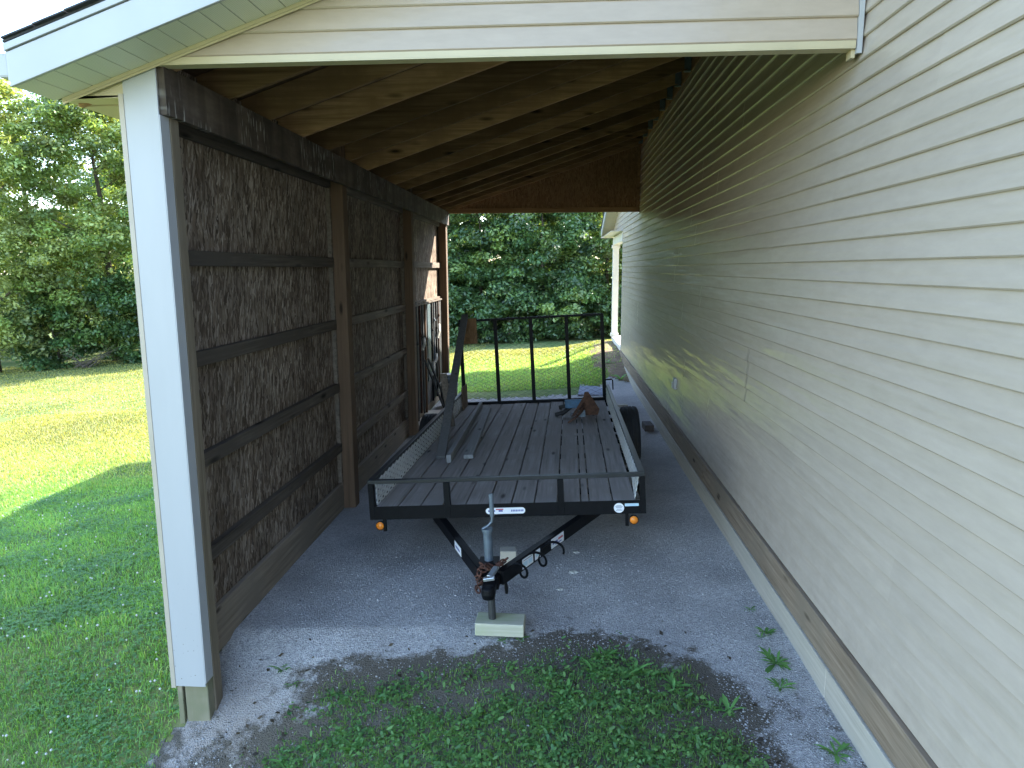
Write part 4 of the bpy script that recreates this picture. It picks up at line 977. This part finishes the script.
spots = [(.32, .30, .09, 7, 'broadleaf weed alone on the gravel, nearest the front post'), (.42, .20, .07, 6, 'low weed just right of the one nearest the front post'), (.70, .10, .06, 7, 'leafy weed at the left of the gravel edge'), (1.66, .40, .05, 6, 'small weed against the mossy block'), (1.78, .42, .06, 5, 'weed at the right corner of the mossy block'),
         (2.28, .20, .11, 8, 'long-leaved weed in the middle of the dark soil patch'), (2.42, .02, .12, 9, 'spreading weed right of the dark soil patch'), (2.62, -.12, .10, 8, 'yellow-green weed cluster near the right gravel strip'), (2.20, .05, .10, 8, 'weed with broad leaves below the soil patch'), (2.05, -.15, .10, 8, 'weed among grass below the bare soil'),
         (3.24, .42, .09, 8, 'weed growing against the pale base board, farthest of four'), (3.2, .10, .12, 9, 'largest weed against the pale base board'), (3.16, -.12, .09, 8, 'weed below the largest one beside the base board'), (3.25, -.62, .10, 8, 'weed beside the base board, nearest the camera'),
         (3.24, .75, .05, 6, 'tiny sprout at the base board beyond the weeds'), (3.2, 9.9, .22, 10, 'bushy weed at the base of the far house wall'), (3.05, 11.4, .2, 10, 'weed in the dirt near the porch'), (.55, -.28, .09, 8, 'weed in the clover in front of the gravel, left side'), (.95, -.32, .1, 9, 'leafy weed at the bottom of the apron, left of the middle'), (1.35, -.40, .09, 8, 'weed at the bottom of the apron near the middle'), (1.02, .02, .07, 7, 'weed at the middle of the clover edge'), (2.85, -.33, .1, 8, 'weed beside the bare earth at the right of the apron')]
for i, (wx, wy, L0, nl, lb) in enumerate(spots):
    rg = random.Random(100+i); V, F, C = weed_mesh(rg, nl, L0)
    if i not in (15, 16):
        for _ in range(2):
            V2, F2, C2 = weed_mesh(rg, max(4, nl-3), L0*.7); V2 = V2+np.array([rg.uniform(-.6, .6)*L0, rg.uniform(-.6, .6)*L0, 0]); F = np.concatenate([F, F2+len(V)]); V = np.concatenate([V, V2]); C = np.concatenate([C, C2])
    o = np_mesh('weed', V, [F], M['grass'], C); o.location = (wx, wy, float(gz(wx, wy))+.004); tag(o, lb, 'weed', 'weeds in the gravel and apron')
# small dark leaf litter
x, y = scatter(380, .0, 3.0, -.7, .55); k = gravel_mask(x, y) & (rng.random(len(x)) < np.clip(.8-y, 0, 1)); x, y = x[k], y[k]
V, F, C = leaf_disc(np.stack([x, y, gz(x, y)+.014], 1), .5, rng.uniform(.004, .012, len(x)), np.array([[.06, .045, .03]])*rng.uniform(.5, 1.8, (len(x), 1)), 4, 1.7)
o = np_mesh('leaf_litter', V, [F], M['grass'], C); tag(o, 'dry brown leaf litter along the gravel edge', 'leaf litter', kind='stuff')

# ------------------------------------------------------------------ trees
LG = [np.array([.10, .175, .055]), np.array([.19, .27, .085]), np.array([.29, .34, .12]), np.array([.068, .13, .048])]
def make_tree(name, bx_, by_, h, r, zlow, nleaf, label, cat, tint=1.0, seed=0, lsize=.13, limbs=7, group='trees along the wood edge', dx=0, trunk=True, kind=(0, 1, 2)):
    g0 = float(gz(bx_, by_)); rg = np.random.default_rng(seed)
    root = empty(name, (bx_, by_, g0), label, cat, group)
    tr = MB(); top = h*.86
    cl = []
    tx = [Vector((0, 0, -.1))]
    for k in range(1, 7): t = k/6; tx.append(Vector((dx*t+rg.normal(0, .12)*t, rg.normal(0, .12)*t, top*t)))
    r0_ = .021*h**.85
    tr.tube(tx, [r0_*(1.15-.95*k/6) for k in range(7)], 8)
    for k in range(limbs):
        t = rg.uniform(.22, .85); i = int(t*6); p = tx[i].lerp(tx[min(i+1, 6)], t*6-i); a = rg.uniform(0, 6.28); l = r*rg.uniform(.6, 1.0)*(1.1-.5*t)
        q1 = p+Vector((math.cos(a)*l*.5, math.sin(a)*l*.5, l*.35)); q2 = p+Vector((math.cos(a)*l, math.sin(a)*l, l*.55))
        tr.tube([p, q1, q2], [r0_*.38*(1.1-t), r0_*.22, r0_*.06], 6); cl += [q1, q2]
    tr.build('trunk', M['bark'], root, smooth=True)
    # clumps: uneven crown
    nc = max(26, int(nleaf/170)); cs = []
    while len(cs) < nc:
        u = rg.uniform(0, 1); zz_ = zlow+(h-zlow)*u
        prof = (np.sin(np.pi*min(1, (u*.86+.14)))**.6)*r
        a = rg.uniform(0, 6.28); rad = prof*np.sqrt(rg.uniform(.12, 1))*rg.uniform(.75, 1.15)
        cs.append((math.cos(a)*rad+dx*zz_/h, math.sin(a)*rad, zz_, rg.uniform(.28, .62)*(.5+.22*r)))
    cs = np.array(cs+[(q.x, q.y, q.z, .4) for q in cl if q.z > zlow]); nc = len(cs)
    ci = rg.integers(0, nc, nleaf); sg = cs[ci, 3][:, None]
    off_ = rg.normal(0, 1, (nleaf, 3)); off_ /= np.linalg.norm(off_, axis=1)[:, None]; off_ *= rg.random((nleaf, 1))**.5
    P = cs[ci, :3]+off_*sg*np.array([1.25, 1.25, .62]); P[:, 2] -= .22*sg[:, 0]*(off_[:, 0]**2+off_[:, 1]**2)
    P[:, 2] = np.maximum(P[:, 2], .05)
    # leaf quads, mostly facing up and outwards
    nr = np.stack([off_[:, 0]*.7, off_[:, 1]*.7, np.abs(off_[:, 2])*.4+.55], 1)+rg.normal(0, .42, (nleaf, 3)); nr /= np.linalg.norm(nr, axis=1)[:, None]
    a = rg.normal(0, 1, (nleaf, 3)); d1 = np.cross(nr, a); d1 /= np.linalg.norm(d1, axis=1)[:, None]; d2 = np.cross(nr, d1)
    s = (lsize*rg.uniform(.6, 1.25, nleaf))[:, None]
    V = np.stack([P-d1*s*.62, P+d2*s*.34-nr*s*.06, P+d1*s*.62-nr*s*.12, P-d2*s*.34-nr*s*.06], 1).reshape(-1, 3)
    F = (np.arange(nleaf)*4)[:, None]+np.arange(4)[None]
    base = np.array([LG[k] for k in kind]); cc = base[rg.integers(0, len(kind), nc)][ci]*rg.uniform(.6, 1.35, nc)[ci][:, None]*rg.uniform(.75, 1.3, (nleaf, 1))*tint
    np_mesh('crown', V, [F], M['leaf'], np.repeat(cc, 4, 0), root)
    return root
T_ = [
 # left of the lean-to, seen past the white post
 ('tree', -18.3, 20.3, 11.0, 3.1, .8, 60000, 'tall bright tree at the far left edge of the lawn', (1, 2, 2)),
 ('tree', -15.2, 22.6, 10.6, 3.0, .9, 60000, 'tall sunlit tree in the middle of the gap left of the white post', (1, 2, 1)),
 ('tree', -12.2, 23.2, 9.7, 2.8, .6, 48000, 'leafy tree partly hidden by the white post', (0, 1, 2)),
 ('tree', -20.5, 25.5, 12.0, 3.5, .6, 26000, 'tall tree behind the bright one at the far left', (0, 1)),
 ('tree', -16.2, 27.5, 11.6, 3.5, .6, 26000, 'darker tall tree standing behind the left row', (3, 0)),
 ('bush', -13.6, 21.6, 3.6, 1.8, .15, 18000, 'dark leafy bush at the foot of the left trees nearest the white post', (3, 0)),
 ('bush', -16.4, 21.0, 3.0, 1.6, .1, 14000, 'dark bush in the shade under the tall left trees', (3, 3, 0)),
 ('bush', -11.6, 23.0, 3.2, 1.7, .1, 8000, 'green bush mostly hidden by the white post', (3, 0, 1)),
 ('tree', -8.4, 24.5, 5.5, 2.6, .4, 10000, 'short tree behind the white post and timber wall', (0, 1)),
 # rear, framed by the shelter
 ('tree', -3.9, 23.4, 5.6, 2.3, .2, 36000, 'broad tree at the left of the opening beside the corner post', (0, 1, 3)),
 ('tree', -1.1, 24.2, 6.2, 2.3, .2, 40000, 'dense tree left of the middle in the opening', (3, 0, 0, 1)),
 ('tree', 1.4, 23.6, 5.7, 2.2, .2, 40000, 'dense dark tree in the middle of the opening', (3, 0, 3, 1)),
 ('tree', 3.9, 24.8, 6.2, 2.3, .2, 36000, 'light flecked tree behind the right of the gate', (0, 1, 1)),
 ('tree', 5.9, 23.5, 5.2, 1.9, .2, 24000, 'yellow-green tree beside the white porch column', (1, 2, 2)),
 ('tree', 8.4, 25.0, 6.0, 2.4, .3, 9000, 'tree beyond the porch mostly hidden by the house', (0, 1)),
 ('tree', .2, 28.5, 7.5, 3.2, .3, 14000, 'taller tree in the second row behind the middle', (3, 0)),
 ('tree', -5.0, 28.5, 7.5, 3.2, .3, 14000, 'taller tree in the second row behind the corner post', (3, 0)),
 ('tree', 4.9, 29.5, 7.5, 3.2, .3, 14000, 'taller tree in the second row behind the porch side', (0, 1)),
 ('tree', 2.6, 33, 9.0, 4.2, .1, 15000, 'big tree of the wood far behind the middle of the opening', (3, 0)),
 ('tree', -3.6, 33, 9.0, 4.2, .1, 15000, 'big tree of the wood far behind the left of the opening', (3, 0)),
 ('tree', 9.0, 33.5, 9.0, 4.2, .1, 12000, 'big tree of the wood far behind the porch', (0, 1)),
 ('tree', -20.5, 33, 9.5, 4.2, .1, 20000, 'big shaded tree of the wood far behind the left row', (3, 0)),
 ('tree', -26, 30, 9.5, 4.4, .1, 18000, 'big tree of the wood beyond the far left edge', (0, 1)),
 ('tree', -14.2, 33, 9.0, 4.2, .1, 18000, 'big shaded tree of the wood far behind the white post', (3, 0)),
 ('bush', -2.4, 21.9, 2.2, 1.4, .06, 13000, 'low bush at the lawn edge left of the gate', (3, 0)),
 ('bush', .2, 22.1, 2.1, 1.4, .06, 13000, 'low bush at the lawn edge behind the middle of the gate', (3, 0, 3)),
 ('bush', 2.6, 22.3, 2.2, 1.4, .06, 13000, 'low bush at the lawn edge behind the right of the gate', (0, 1, 3)),
 ('bush', 4.9, 22.0, 1.9, 1.2, .06, 8000, 'small bush beside the foot of the porch column', (0, 1)),
]
for i, (nm, bx_, by_, h, r, zl, nl, lb, kd) in enumerate(T_):
    make_tree(nm, bx_, by_, h, r, zl, nl, lb, nm, seed=40+i, lsize=(.125 if by_ < 28 else .28) if nm == 'tree' else .12, kind=kd, group='trees along the wood edge' if nm == 'tree' else 'bushes along the wood edge', limbs=9 if nm == 'tree' else 4)
# dead branches at the foot of the left trees
mb = MB(); rr = random.Random(3)
for k in range(26):
    a = rr.uniform(0, 6.28); l = rr.uniform(.5, 1.3); p = Vector((rr.uniform(-.3, .3), rr.uniform(-.2, .2), .02)); q = p+Vector((math.cos(a)*l, math.sin(a)*l*.5, rr.uniform(.2, .75)*l))
    mb.tube([p, p.lerp(q, .5)+Vector((0, 0, .08)), q], [.014, .01, .004], 5)
world_obj(mb, 'brush_pile', 'bark', Matrix.Translation((-14.9, 20.2, float(gz(-14.9, 20.2)))), 'bare dead branches heaped at the foot of the left trees', 'branches')
